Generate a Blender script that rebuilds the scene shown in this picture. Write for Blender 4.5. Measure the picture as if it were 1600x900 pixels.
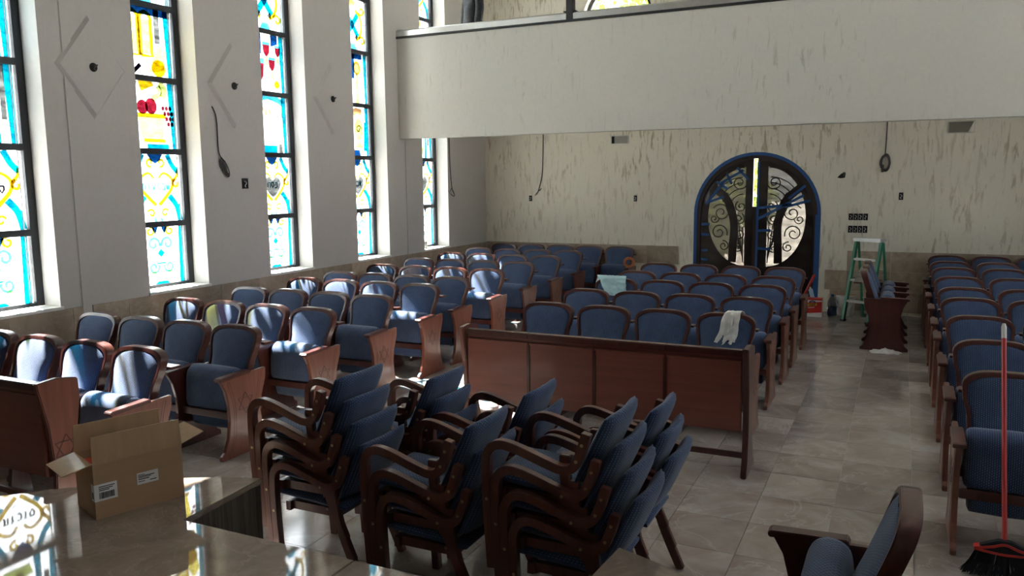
import bpy, bmesh, math, random
from mathutils import Vector, Matrix, noise
R = math.radians
random.seed(7)
SC = bpy.context.scene
COL = SC.collection
for o in list(bpy.data.objects): bpy.data.objects.remove(o)

# ------------------------------------------------------------------ camera, sky, sun, exposure
cam_d = bpy.data.cameras.new('camera'); cam = bpy.data.objects.new('camera', cam_d); COL.objects.link(cam)
cam_d.sensor_width = 36.0; cam_d.lens = 36.0 * 1264 / 1600; cam_d.clip_start = .05; cam_d.clip_end = 300
AX = ((0.90163659, 0.04827742, -0.42979153), (0.43236375, -0.12504638, 0.89298656), (-0.01063279, -0.99097563, -0.1336198))
cam.matrix_world = Matrix(((AX[0][0], -AX[0][1], -AX[0][2], 0), (AX[1][0], -AX[1][1], -AX[1][2], 0), (AX[2][0], -AX[2][1], -AX[2][2], 2.1), (0, 0, 0, 1)))
SC.camera = cam
W = bpy.data.worlds.new('sky'); SC.world = W; W.use_nodes = True
W.node_tree.nodes['Background'].inputs[0].default_value = (.90, .96, 1.04, 1)
W.node_tree.nodes['Background'].inputs[1].default_value = 2.3
sun_d = bpy.data.lights.new('sun', 'SUN'); sun = bpy.data.objects.new('sun', sun_d); COL.objects.link(sun)
sun_d.energy = 75; sun_d.angle = R(.6); sun_d.color = (1, .965, .92)
SUN = Vector((1, -.34, -1.58)); sun.rotation_euler = SUN.to_track_quat('-Z', 'Y').to_euler(); sun.location = (-14, 12, 16)
SC.view_settings.view_transform = 'Standard'; SC.view_settings.look = 'None'; SC.view_settings.gamma = 1
SC.view_settings.use_curve_mapping = False; SC.view_settings.exposure = 1.15
SC.cycles.use_denoising = True
SC.cycles.max_bounces = 10; SC.cycles.diffuse_bounces = 6; SC.cycles.transparent_max_bounces = 16
SC.cycles.sample_clamp_indirect = 6
SC.cycles.caustics_reflective = False; SC.cycles.caustics_refractive = False

# ------------------------------------------------------------------ node materials
class Mat:
    def __init__(s, name):
        s.m = bpy.data.materials.new(name); s.m.use_nodes = True; s.t = s.m.node_tree; s.n = s.t.nodes
        s.b = s.n['Principled BSDF']; s.out = s.n['Material Output']
    def N(s, kind, **kw):
        n = s.n.new(kind)
        for k, v in kw.items():
            if k.startswith('i_'):
                key = k[2:]; key = int(key) if key.isdigit() else key.replace('_', ' ')
                n.inputs[key].default_value = v
            else: setattr(n, k, v)
        return n
    def L(s, a, b): s.t.links.new(a, b)
    def coord(s, kind='Object', scale=(1, 1, 1), rot=(0, 0, 0)):
        c = s.N('ShaderNodeTexCoord'); m = s.N('ShaderNodeMapping'); m.inputs['Scale'].default_value = scale; m.inputs['Rotation'].default_value = rot
        s.L(c.outputs[kind], m.inputs[0]); return m.outputs[0]
    def noise(s, vec, scale, detail=4, rough=.55, dist=0):
        n = s.N('ShaderNodeTexNoise', i_Scale=scale, i_Detail=detail, i_Roughness=rough, i_Distortion=dist); s.L(vec, n.inputs['Vector']); return n.outputs['Fac']
    def ramp(s, fac, stops):
        r = s.N('ShaderNodeValToRGB'); e = r.color_ramp.elements
        while len(e) < len(stops): e.new(.5)
        for i, (p, c) in enumerate(stops):
            e[i].position = p; e[i].color = (c[0], c[1], c[2], 1) if isinstance(c, tuple) else (c, c, c, 1)
        s.L(fac, r.inputs[0]); return r.outputs[0]
    def mix(s, fac, a, b, mode='MIX'):
        m = s.N('ShaderNodeMix', data_type='RGBA', blend_type=mode)
        for v, k in ((fac, 0), (a, 6), (b, 7)):
            if hasattr(v, 'is_output'): s.L(v, m.inputs[k])
            else: m.inputs[k].default_value = v if k == 0 else (v[0], v[1], v[2], 1)
        return m.outputs[2]
    def bump(s, h, strength=.3, dist=.01):
        b = s.N('ShaderNodeBump', i_Strength=strength, i_Distance=dist); s.L(h, b.inputs['Height']); s.L(b.outputs[0], s.b.inputs['Normal'])
    def set(s, col=None, rough=.5, spec=.5, metal=0, coat=0):
        if col is not None:
            if hasattr(col, 'is_output'): s.L(col, s.b.inputs['Base Color'])
            else: s.b.inputs['Base Color'].default_value = (*col, 1)
        if hasattr(rough, 'is_output'): s.L(rough, s.b.inputs['Roughness'])
        else: s.b.inputs['Roughness'].default_value = rough
        s.b.inputs['Specular IOR Level'].default_value = spec; s.b.inputs['Metallic'].default_value = metal
        s.b.inputs['Coat Weight'].default_value = coat; s.b.inputs['Coat Roughness'].default_value = .12
        return s.m
def plain(name, col, rough=.5, spec=.5, metal=0):
    m = Mat(name); v = m.coord(); n = m.noise(v, 9, 3)
    c = m.mix(n, tuple(x * .86 for x in col), tuple(min(1, x * 1.12) for x in col))
    return m.set(c, rough, spec, metal)

def mat_wood(name, dark, light, rough=.28, ax=2, spec=.5):
    m = Mat(name); sc = [26, 26, 26]; sc[ax] = 1.6
    v = m.coord('Object', tuple(sc)); n = m.noise(v, 1, 5, .6, .6); n2 = m.noise(m.coord(), 3, 2)
    c = m.ramp(n, [(.3, dark), (.7, light)]); c = m.mix(n2, c, tuple(x * .8 for x in light), 'MIX') if False else c
    m.bump(n, .05, .002)
    return m.set(c, rough, spec, 0, .25)
WOOD = mat_wood('mahogany', (.056, .016, .013), (.095, .027, .021))
PANELW = mat_wood('mahogany_panel', (.14, .045, .028), (.20, .068, .042), .32)
FRONTW = mat_wood('mahogany_veneer', (.185, .058, .041), (.235, .074, .052), .33, 0)
BENT = mat_wood('bent_beech_stained', (.085, .028, .020), (.14, .046, .032), .3)

def mat_fabric(name, base, dash, su=130, sv=70):
    m = Mat(name); c = m.N('ShaderNodeTexCoord'); sep = m.N('ShaderNodeSeparateXYZ'); m.L(c.outputs['Object'], sep.inputs[0])
    a = m.N('ShaderNodeMath', operation='MULTIPLY_ADD'); a.inputs[1].default_value = .9; m.L(sep.outputs[1], a.inputs[0]); m.L(sep.outputs[2], a.inputs[2])
    cb = m.N('ShaderNodeCombineXYZ'); m.L(sep.outputs[0], cb.inputs[1]); m.L(a.outputs[0], cb.inputs[0])
    br = m.N('ShaderNodeTexBrick', offset=.5, i_Scale=1.0); m.L(cb.outputs[0], br.inputs['Vector'])
    br.inputs['Color1'].default_value = (*dash, 1); br.inputs['Color2'].default_value = (*(x * .72 for x in dash), 1); br.inputs['Mortar'].default_value = (*base, 1)
    br.inputs['Mortar Size'].default_value = .0040; br.inputs['Mortar Smooth'].default_value = .4
    br.inputs['Brick Width'].default_value = .0155; br.inputs['Row Height'].default_value = .0115
    n = m.noise(m.coord(), 7, 4); col = m.mix(n, br.outputs['Color'], tuple(x * .7 for x in base))
    m.bump(br.outputs['Fac'], .25, .003)
    m.b.inputs['Sheen Weight'].default_value = .25
    return m.set(col, .85, .25)
FABRIC = mat_fabric('blue_woven_upholstery', (.034, .060, .138), (.20, .30, .48))

def mat_plaster(name, base, streak, amount=.55, sc=1.0, lo=.56):
    m = Mat(name)
    v = m.coord('Object', (17 * sc, 17 * sc, 3.0 * sc)); s1 = m.noise(v, 1, 6, .62, .4)
    patch = m.noise(m.coord(), .9, 3); f = m.noise(m.coord('Object', (1, 1, 1)), 26, 4)
    st = m.ramp(s1, [(lo, 0.0), (lo + .1, 1.0)]); pm = m.ramp(patch, [(.36, .08), (.64, 1.0)])
    k = m.N('ShaderNodeMath', operation='MULTIPLY'); m.L(st, k.inputs[0]); m.L(pm, k.inputs[1])
    k2 = m.N('ShaderNodeMath', operation='MULTIPLY'); k2.inputs[1].default_value = amount; m.L(k.outputs[0], k2.inputs[0])
    b = m.mix(f, tuple(x * .93 for x in base), tuple(min(1, x * 1.05) for x in base))
    c = m.mix(k2.outputs[0], b, streak)
    m.bump(s1, .18, .006)
    return m.set(c, .85, .25)
PL_BACK = mat_plaster('scratched_cream_plaster', (.78, .735, .62), (.38, .31, .215), .8, 1.0, .53)
PL_FASCIA = mat_plaster('fascia_plaster', (.52, .505, .46), (.30, .27, .215), .6, 1.0, .575)
PL_SIDE = mat_plaster('smooth_skim_plaster', (.53, .51, .48), (.46, .435, .395), .4, .6, .6)
PL_CEIL = plain('ceiling_paint', (.52, .50, .46), .9, .2)
CEMENT = plain('bare_cement_render', (.58, .56, .52), .9, .2)

def mat_stone(name, a, b, vein, rough=.12, scale=1.0, rnd=.35, spec=.5, bumpy=0):
    m = Mat(name); oi = m.N('ShaderNodeObjectInfo'); c = m.N('ShaderNodeTexCoord')
    add = m.N('ShaderNodeVectorMath', operation='ADD'); mul = m.N('ShaderNodeVectorMath', operation='MULTIPLY')
    cb = m.N('ShaderNodeCombineXYZ')
    for i in range(3): m.L(oi.outputs['Random'], cb.inputs[i])
    mul.inputs[1].default_value = (37, 53, 11); m.L(cb.outputs[0], mul.inputs[0]); m.L(c.outputs['Object'], add.inputs[0]); m.L(mul.outputs[0], add.inputs[1])
    v = add.outputs[0]
    n = m.noise(v, 2.6 * scale, 6, .6, 1.4); n2 = m.noise(v, 9 * scale, 6, .7, .8); n3 = m.noise(v, 1.4 * scale, 8, .55, 2.5)
    col = m.ramp(n, [(.32, a), (.66, b)])
    col = m.mix(m.ramp(n2, [(.55, 0.0), (.8, .4)]), col, tuple(x * .72 for x in a))
    vn = m.ramp(n3, [(.485, 0.0), (.5, .45), (.515, 0.0)]); col = m.mix(vn, col, vein)
    hue = m.mix(oi.outputs['Random'], tuple(1 - rnd * .55 for _ in range(3)), (1 + rnd * .2,) * 3)
    col = m.mix(1.0, col, hue, 'MULTIPLY')
    if bumpy: m.bump(n2, bumpy, .01)
    return m.set(col, rough, spec)
FLOOR_T = mat_stone('polished_floor_marble', (.30, .24, .205), (.44, .395, .36), (.52, .485, .45), .10, .7, .40)
STAGE_T = mat_stone('polished_brown_marble', (.24, .185, .148), (.33, .265, .215), (.41, .345, .29), .03, 1.6, .12, .35)
WAINS_T = mat_stone('travertine_tile', (.32, .25, .18), (.45, .37, .28), (.52, .45, .36), .5, 1.5, .4, .3, .25)
GROUT = plain('grout', (.33, .31, .28), .9, .2)
MORTAR = plain('tile_backing', (.40, .36, .30), .9, .2)
def mat_brushed():
    m = Mat('dark_grooved_cladding'); v = m.coord('Object', (60, 60, 2.2)); n = m.noise(v, 1, 5, .6, .3)
    c = m.ramp(n, [(.35, (.055, .045, .037)), (.65, (.15, .125, .105))]); m.bump(n, .5, .01); return m.set(c, .45, .4)
CLAD = mat_brushed()
FRAME = plain('dark_bronze_aluminium', (.018, .020, .024), .4, .5, .3)
SILL = plain('white_sill', (.72, .70, .66), .6, .3)
METAL = plain('galvanised_steel', (.62, .62, .60), .33, .5, .9)
BLACKM = plain('black_steel', (.016, .016, .017), .5, .4)
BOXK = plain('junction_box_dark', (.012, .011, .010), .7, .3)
WIRE = plain('grey_cable', (.05, .047, .045), .6, .3)
WIREW = plain('white_cable', (.55, .53, .5), .6, .3)
TAPE = plain('blue_masking_tape', (.025, .09, .26), .6, .3)
DOORW = mat_wood('dark_door_wood', (.022, .012, .010), (.042, .022, .018), .42)
IRON = plain('wrought_iron', (.010, .009, .008), .45, .5, .4)
CARD = mat_wood('corrugated_cardboard', (.40, .26, .155), (.45, .295, .18), .85, 0, .2)
CARDIN = mat_wood('cardboard_inside', (.40, .27, .15), (.46, .31, .18), .85, 2, .2)
LABELW = plain('white_label', (.75, .75, .74), .6, .3)
INK = plain('black_print', (.01, .01, .012), .6, .3)
RED = plain('red_plastic', (.50, .028, .022), .35, .5)
REDB = plain('red_card_print', (.55, .03, .025), .5, .4)
ORANGE = plain('orange_paper', (.42, .14, .05), .7, .3)
BRISTLE = plain('dark_bristles', (.02, .022, .028), .8, .3)
GREEN = plain('green_fibreglass', (.02, .19, .10), .4, .5)
ALU = plain('scuffed_aluminium', (.55, .55, .53), .4, .5, .8)
TEALC = plain('pale_teal_cloth', (.42, .62, .66), .9, .2)
WHITEC = plain('white_cloth', (.70, .69, .66), .9, .2)
BLUEL = plain('blue_liquid', (.02, .07, .22), .2, .5)
BUCKET = plain('white_plastic', (.62, .60, .56), .5, .4)
SKIN = plain('skin', (.55, .33, .23), .55, .4)
HAIR = plain('dark_hair', (.02, .014, .01), .6, .4)
SCREWM = plain('brass_screw', (.45, .35, .22), .35, .5, .9)
LEAF = plain('foliage', (.18, .24, .04), .8, .2)
BARK = plain('bark', (.10, .07, .05), .9, .2)
CONC = plain('outside_paving', (.50, .48, .45), .9, .2)
def mat_clear(name, tint, gl=.12, rough=.15):
    m = Mat(name); t = m.N('ShaderNodeBsdfTransparent'); t.inputs[0].default_value = (*tint, 1)
    g = m.N('ShaderNodeBsdfGlossy', i_Roughness=rough); mx = m.N('ShaderNodeMixShader', i_0=gl)
    m.L(t.outputs[0], mx.inputs[1]); m.L(g.outputs[0], mx.inputs[2]); m.L(mx.outputs[0], m.out.inputs[0]); return m.m
JUG = mat_clear('clear_jug_plastic', (.75, .8, .85), .15)
SHEET = mat_clear('wrinkled_clear_sheeting', (.55, .53, .50), .10, .22)
SHEETD = mat_clear('brown_tinted_sheeting', (.50, .46, .43), .10, .25)
def mat_glass(name, col, transl=.35, streak=.0):
    m = Mat(name); t = m.N('ShaderNodeBsdfTransparent'); d = m.N('ShaderNodeBsdfTranslucent')
    n = m.noise(m.coord('Object', (1, 3, 9)), 3.0, 5, .6, .8)
    c = m.mix(m.ramp(n, [(.3, 0.0), (.7, 1.0)]), tuple(x * (1 - streak) for x in col), col)
    m.L(c, t.inputs[0]); m.L(c, d.inputs[0]); mx = m.N('ShaderNodeMixShader', i_0=transl)
    m.L(t.outputs[0], mx.inputs[1]); m.L(d.outputs[0], mx.inputs[2]); m.L(mx.outputs[0], m.out.inputs[0]); return m.m
G = {'white': mat_glass('clear_textured_glass', (0.9, 0.93, 0.95), .13, .25), 'cyan': mat_glass('turquoise_glass', (0.02, 0.34, 0.42), .13, .4),
     'blue': mat_glass('deep_blue_glass', (0.033, 0.13, 0.26), .13, .3), 'gold': mat_glass('gold_glass', (0.5, 0.4, 0.045), .13, .3),
     'pale': mat_glass('pale_yellow_glass', (0.72, 0.66, 0.28), .13, .2), 'red': mat_glass('ruby_glass', (0.26, 0.05, 0.08), .13, .3),
     'violet': mat_glass('violet_glass', (0.42, 0.35, 0.52), .13, .3), 'green': mat_glass('sage_glass', (0.45, 0.5, 0.25), .13, .3),
     'tan': mat_glass('amber_tan_glass', (0.46, 0.33, 0.2), .13, .3), 'grey': mat_glass('grey_textured_glass', (0.2, 0.205, 0.2), .5, .6),
     'aqua': mat_glass('pale_aqua_glass', (0.16, 0.5, 0.6), .13, .3), 'line': mat_glass('dark_lead_line', (0.02, 0.02, 0.03), .13, .2)}
DOORG = mat_glass('frosted_door_glass', (.33, .33, .32), .13, .55)
FROST = mat_glass('plain_frosted_glass', (.82, .84, .85), .13, .1)

# ------------------------------------------------------------------ mesh helpers
class MB:
    def __init__(s): s.v = []; s.f = []
    def add(s, v, f):
        n = len(s.v); s.v += [tuple(p) for p in v]; s.f += [tuple(i + n for i in q) for q in f]; return s
    def box(s, x0, x1, y0, y1, z0, z1, mtx=None):
        v = [Vector((x, y, z)) for z in (z0, z1) for y in (y0, y1) for x in (x0, x1)]
        if mtx: v = [mtx @ p for p in v]
        return s.add(v, [(0, 2, 3, 1), (4, 5, 7, 6), (0, 1, 5, 4), (2, 6, 7, 3), (0, 4, 6, 2), (1, 3, 7, 5)])
    def prism(s, poly, a, b, ax='y', mtx=None):   # polygon (p,q) pushed from a to b along ax; x:(y,z) y:(x,z) z:(x,y)
        mk = {'x': lambda p, t: (t, p[0], p[1]), 'y': lambda p, t: (p[0], t, p[1]), 'z': lambda p, t: (p[0], p[1], t)}[ax]
        n = len(poly); v = [Vector(mk(p, a)) for p in poly] + [Vector(mk(p, b)) for p in poly]
        if mtx: v = [mtx @ p for p in v]
        return s.add(v, [tuple(range(n - 1, -1, -1)), tuple(range(n, 2 * n))] + [(i, (i + 1) % n, (i + 1) % n + n, i + n) for i in range(n)])
    def strip(s, path, w, a, b, ax='x', closed=False):   # bent bar: path in a plane, width w across it
        n = len(path); L_, R_ = [], []
        for i, p in enumerate(path):
            q0 = path[(i - 1) % n] if closed or i else p; q1 = path[(i + 1) % n] if closed or i < n - 1 else p
            dx, dy = q1[0] - q0[0], q1[1] - q0[1]; l = math.hypot(dx, dy) or 1
            ww = w(i / (n - 1)) if callable(w) else w
            L_.append((p[0] - dy / l * ww / 2, p[1] + dx / l * ww / 2)); R_.append((p[0] + dy / l * ww / 2, p[1] - dx / l * ww / 2))
        mk = {'x': lambda p, t: (t, p[0], p[1]), 'y': lambda p, t: (p[0], t, p[1]), 'z': lambda p, t: (p[0], p[1], t)}[ax]
        v = []
        for i in range(n): v += [mk(L_[i], a), mk(R_[i], a), mk(R_[i], b), mk(L_[i], b)]
        f = []
        for i in range(n if closed else n - 1):
            j = (i + 1) % n
            for k in range(4): f.append((4 * i + k, 4 * i + (k + 1) % 4, 4 * j + (k + 1) % 4, 4 * j + k))
        if not closed: f += [(3, 2, 1, 0), (4 * n - 4, 4 * n - 3, 4 * n - 2, 4 * n - 1)]
        return s.add(v, f)
    def tube(s, path, r, n=8, caps=True):
        path = [Vector(p) for p in path]; v = []; f = []; up = None
        for i, p in enumerate(path):
            d = (path[min(i + 1, len(path) - 1)] - path[max(i - 1, 0)]).normalized()
            if up is None: up = d.orthogonal().normalized()
            up = (up - d * up.dot(d)); up = up.normalized() if up.length > 1e-6 else d.orthogonal().normalized(); sd = d.cross(up)
            rr = r[i] if isinstance(r, (list, tuple)) else r
            for k in range(n):
                t = 2 * math.pi * k / n; v.append(p + (up * math.cos(t) + sd * math.sin(t)) * rr)
        for i in range(len(path) - 1):
            for k in range(n): f.append((i * n + k, i * n + (k + 1) % n, (i + 1) * n + (k + 1) % n, (i + 1) * n + k))
        if caps: f += [tuple(range(n - 1, -1, -1)), tuple((len(path) - 1) * n + k for k in range(n))]
        return s.add(v, f)
    def lathe(s, prof, c=(0, 0, 0), n=20):
        v = []; f = []
        for r, z in prof:
            for k in range(n): t = 2 * math.pi * k / n; v.append((c[0] + r * math.cos(t), c[1] + r * math.sin(t), c[2] + z))
        for i in range(len(prof) - 1):
            for k in range(n): f.append((i * n + k, i * n + (k + 1) % n, (i + 1) * n + (k + 1) % n, (i + 1) * n + k))
        f += [tuple(range(n - 1, -1, -1)), tuple((len(prof) - 1) * n + k for k in range(n))]
        return s.add(v, f)
    def loft(s, secs):
        n = len(secs[0]); v = [p for q in secs for p in q]; f = []
        for i in range(len(secs) - 1):
            for k in range(n): f.append((i * n + k, i * n + (k + 1) % n, (i + 1) * n + (k + 1) % n, (i + 1) * n + k))
        f += [tuple(range(n - 1, -1, -1)), tuple((len(secs) - 1) * n + k for k in range(n))]
        return s.add(v, f)
    def grid(s, rows):
        n = len(rows[0]); v = [p for r in rows for p in r]
        return s.add(v, [(i * n + k, i * n + k + 1, (i + 1) * n + k + 1, (i + 1) * n + k) for i in range(len(rows) - 1) for k in range(n - 1)])
    def mesh(s, name, mat, smooth=None, bevel=0):
        me = bpy.data.meshes.new(name); me.from_pydata(s.v, [], s.f)
        bm = bmesh.new(); bm.from_mesh(me); bmesh.ops.recalc_face_normals(bm, faces=bm.faces)
        if bevel:
            ed = [e for e in bm.edges if len(e.link_faces) == 2 and e.calc_face_angle(0) > R(40)]
            bmesh.ops.bevel(bm, geom=ed, offset=bevel, segments=2, affect='EDGES', clamp_overlap=True)
        bm.to_mesh(me); bm.free(); me.materials.append(mat)
        if smooth is not None: me.shade_smooth(); me.set_sharp_from_angle(angle=R(smooth))
        return me
    def build(s, name, mat, parent=None, smooth=None, bevel=0, **kw):
        return put(s.mesh(name, mat, smooth, bevel), name, parent, **kw)
def put(me, name, parent=None, loc=None, rz=None, **kw):
    o = bpy.data.objects.new(name, me); COL.objects.link(o)
    if parent: o.parent = parent
    if loc is not None: o.location = loc
    if rz is not None: o.rotation_euler = (0, 0, rz)
    for k, v in kw.items(): o[k] = v
    return o
def thing(name, label, cat, loc=(0, 0, 0), rz=0, group=None):
    o = bpy.data.objects.new(name, None); COL.objects.link(o); o.empty_display_size = .1; o.location = loc; o.rotation_euler = (0, 0, rz)
    o['label'] = label; o['category'] = cat
    if group: o['group'] = group
    return o
def struct_root(name, loc=(0, 0, 0), label=None):
    o = bpy.data.objects.new(name, None); COL.objects.link(o); o.location = loc; o['kind'] = 'structure'
    if label: o['label'] = label
    return o
def cat(pts, k=6, closed=False):   # Catmull-Rom
    n = len(pts); out = []
    for i in range(n if closed else n - 1):
        g = lambda j: pts[j % n] if closed else pts[min(max(j, 0), n - 1)]
        p0, p1, p2, p3 = g(i - 1), g(i), g(i + 1), g(i + 2)
        for s in range(k):
            t = s / k
            out.append(tuple(.5 * (2 * b + (c - a) * t + (2 * a - 5 * b + 4 * c - d) * t * t + (3 * b - a - 3 * c + d) * t ** 3) for a, b, c, d in zip(p0, p1, p2, p3)))
    if not closed: out.append(tuple(pts[-1]))
    return out
def arc(cx, cz, r, a0, a1, n=14, ry=None):
    return [(cx + r * math.cos(R(a0 + (a1 - a0) * i / n)), cz + (ry or r) * math.sin(R(a0 + (a1 - a0) * i / n))) for i in range(n + 1)]
def interp(tab, x):
    for (a, fa), (b, fb) in zip(tab, tab[1:]):
        if x <= b: t = (x - a) / (b - a); t = t * t * (3 - 2 * t); return fa + (fb - fa) * t
    return tab[-1][1]

XL, XR, YB, YF, ZC = -6.94, 2.75, 13.34, -3.6, 8.2     # inner faces of the hall
DX = -2.1                                              # door axis
#==STRUCTURE==
# ------------------------------------------------------------------ floor of separate marble tiles
TX, TY = .452, .465
def in_stage(x, y): return y < 2.3 and -4.0 < x < .05
floor = MB().box(XL - .3, XR + .3, YF, YB + .3, -.12, -.007).build('floor', GROUT, None); floor['kind'] = 'structure'
tile_me = {}
rest = MB(); k = 0
i0 = math.floor((XL + .30) / TX); i1 = math.ceil((XR + .30) / TX); j1 = math.ceil((YB - 5.80) / TY)
for j in range(-10, j1):
    for i in range(i0, i1):
        x0, x1 = max(XL, -.30 + i * TX), min(XR, -.30 + (i + 1) * TX); y0, y1 = 5.80 + j * TY, min(YB, 5.80 + (j + 1) * TY)
        if x1 - x0 < .03 or y1 - y0 < .03: continue
        cx, cy = (x0 + x1) / 2, (y0 + y1) / 2
        if in_stage(cx, cy): continue
        near = (cy > 2.4 and ((-4.75 < cx < -3.0) or (-1.2 < cx < .6) or (cy < 6.6 and -4.7 < cx < 1.4)))
        if near and k < 298:
            key = (round(x1 - x0, 3), round(y1 - y0, 3)); w, d = key
            if key not in tile_me: tile_me[key] = MB().box(-w / 2 + .0015, w / 2 - .0015, -d / 2 + .0015, d / 2 - .0015, -.008, 0).mesh('tile', FLOOR_T)
            put(tile_me[key], 'tile', floor, (cx, cy, 0)); k += 1
        else: rest.box(x0 + .0015, x1 - .0015, y0 + .0015, y1 - .0015, -.008, 0)
rest.build('tile_field', FLOOR_T, floor, kind='stuff')

# ------------------------------------------------------------------ walls, ceiling, balcony
WY = [4.045 + 1.783 * k for k in range(5)]; WW = .79; WZ0, WZ1 = .98, 6.93; WT = .34
def side_wall(name, xa, xb):
    m = MB(); ys = [YF] + [v for y in WY for v in (y, y + WW)] + [YB + .34]
    for a, b in zip(ys[::2], ys[1::2]): m.box(xa, xb, a, b, 0, ZC)
    for y in WY: m.box(xa, xb, y, y + WW, 0, WZ0 - .03); m.box(xa, xb, y, y + WW, WZ1, ZC)
    o = m.build(name, PL_SIDE); o['kind'] = 'structure'; return o
wall_left = side_wall('wall_left', XL - WT, XL); wall_left['label'] = 'long grey plaster wall with tall stained glass windows'
wall_right = side_wall('wall_right', XR, XR + WT)
AWX, AWR = -4.43, .60
def arch_z(x, cx, r, spring, rise): 
    t = max(0, 1 - ((x - cx) / r) ** 2); return spring + rise * math.sqrt(t)
m = MB(); NS = 28
def holes(x0, x1, fn, zb0, zt):  # slices with an arched hole from zb0 up to fn
    for i in range(NS):
        a = x0 + (x1 - x0) * (1 - math.cos(math.pi * i / NS)) / 2; b = x0 + (x1 - x0) * (1 - math.cos(math.pi * (i + 1) / NS)) / 2
        m.prism([(a, fn(a)), (b, fn(b)), (b, zt), (a, zt)], YB, YB + WT, 'y')
        if zb0 > .01: m.box(a, b, YB, YB + WT, 3.2, zb0)
holes(DX - .97, DX + .97, lambda x: arch_z(x, DX, .97, 1.5, .97), 0, 3.2)
holes(AWX - AWR, AWX + AWR, lambda x: arch_z(x, AWX, AWR, 4.75, .6), 4.0, ZC)
for a, b, z0, z1 in ((XL - WT, DX - .97, 0, 3.2), (DX + .97, XR + WT, 0, 3.2), (XL - WT, AWX - AWR, 3.2, ZC), (AWX + AWR, XR + WT, 3.2, ZC)): m.box(a, b, YB, YB + WT, z0, z1)
wb = m.build('wall_back', PL_BACK); wb['kind'] = 'structure'; wb['label'] = 'back wall of scratched cream plaster around the arched door'
m = MB().box(XL - WT, XR + WT, YF - .3, YF, 0, ZC).build('wall_front', CEMENT); m['kind'] = 'structure'
m = MB().box(XL - WT, XR + WT, YF - .3, YB + WT, ZC, ZC + .2).build('ceiling', PL_CEIL); m['kind'] = 'structure'
BY = 10.52
m = MB().box(XL, XR, BY, BY + .16, 2.72, 4.19).build('wall_balcony', PL_FASCIA, bevel=.006); m['kind'] = 'structure'; m['label'] = 'pale plastered balcony parapet above the rear seats'
m = MB().box(XL, XR, BY + .16, YB, 3.02, 3.25).box(XL, XR, 11.3, YB, 3.25, 3.6).build('floor_balcony', PL_CEIL); m['kind'] = 'structure'
m = MB().box(XL, XR, BY - .012, BY + .175, 4.19, 4.222).build('trim_1', BLACKM); m['kind'] = 'structure'; m['label'] = 'thin black strip along the balcony parapet top'
m = MB().prism([(BY + .0, 4.222), (BY + .165, 4.222), (BY + .165, 4.32), (BY + .03, 4.32), (BY + .0, 4.30)], XL, XR, 'x').build('trim_2', METAL); m['kind'] = 'structure'; m['label'] = 'shiny galvanised steel track capping the balcony parapet'
for i, x in enumerate((-4.16, .6)):
    MB().box(x - .05, x + .05, BY - .008, BY + .09, 4.20, 7.0).box(x - .09, x + .09, BY - .01, BY + .13, 4.322, 4.335).build('balcony_post', BLACKM, None, bevel=.004,
        label='square black steel post on balcony rail beside arched window' if i == 0 else 'square black steel post at the far right of the balcony rail', category='post')
# wall pilaster and vertical strips
n = 3
def trim(name, mb, mat, label, bevel=0):
    o = mb.build(name, mat, bevel=bevel); o['kind'] = 'structure'; o['label'] = label
for y in (5.10, 10.72):
    trim('trim_%d' % n, MB().box(XL, XL + .010, y - .05, y + .05, .0, ZC if y < 6 else 2.7), PL_SIDE, 'narrow raised plaster strip on the window wall', .004); n += 1

# wainscot of travertine tiles
TW, TH = .61, .305
def wain(name, pieces, label, place):
    root = struct_root(name, label=label); cache = {}
    for (a, z0, w, h) in pieces:
        key = (round(w, 3), round(h, 3))
        if key not in cache:
            cache[key] = MB().box(.002, w - .002, -.018 - .001, 0, .002, h - .002).mesh('tile', WAINS_T)
        o = put(cache[key], 'tile', root); place(o, a, z0)
    return root
def pl_back(o, a, z): o.location = (a, YB, z)
def pl_left(o, a, z): o.location = (XL, a, z); o.rotation_euler = (0, 0, R(90))
P = []
x = XL + .02
while x < -3.36: w = min(TW, -3.33 - x); P.append((x, .655, w, TH)); x += TW
rows = [(-.72, .655), (-1.03, .35), (-.95, .045)]
for xs, z0 in rows:
    x = xs; first = xs == -1.03
    while x < XR - .02:
        w = .31 if first else min(TW, XR - x); first = False
        P.append((x, z0, w, TH)); x += w
wain('trim_%d' % n, P, 'travertine wainscot tiles low on the back wall', pl_back); n += 1
P = []
for r_ in range(3):
    y = YF + (.3 if r_ % 2 else 0)
    while y < YB - .03:
        w = min(TW, YB - .02 - y)
        segs = [(y, y + w)]
        if y < 5.15 and y + w > 5.05: segs = [(y, 5.05), (5.15, y + w)]
        for a, b in segs:
            if b - a > .03 and y > .5: P.append((a, .035 + r_ * TH, b - a, TH))
        y += TW
wain('trim_%d' % n, P, 'travertine wainscot tiles below the stained glass windows', pl_left); n += 1

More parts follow.
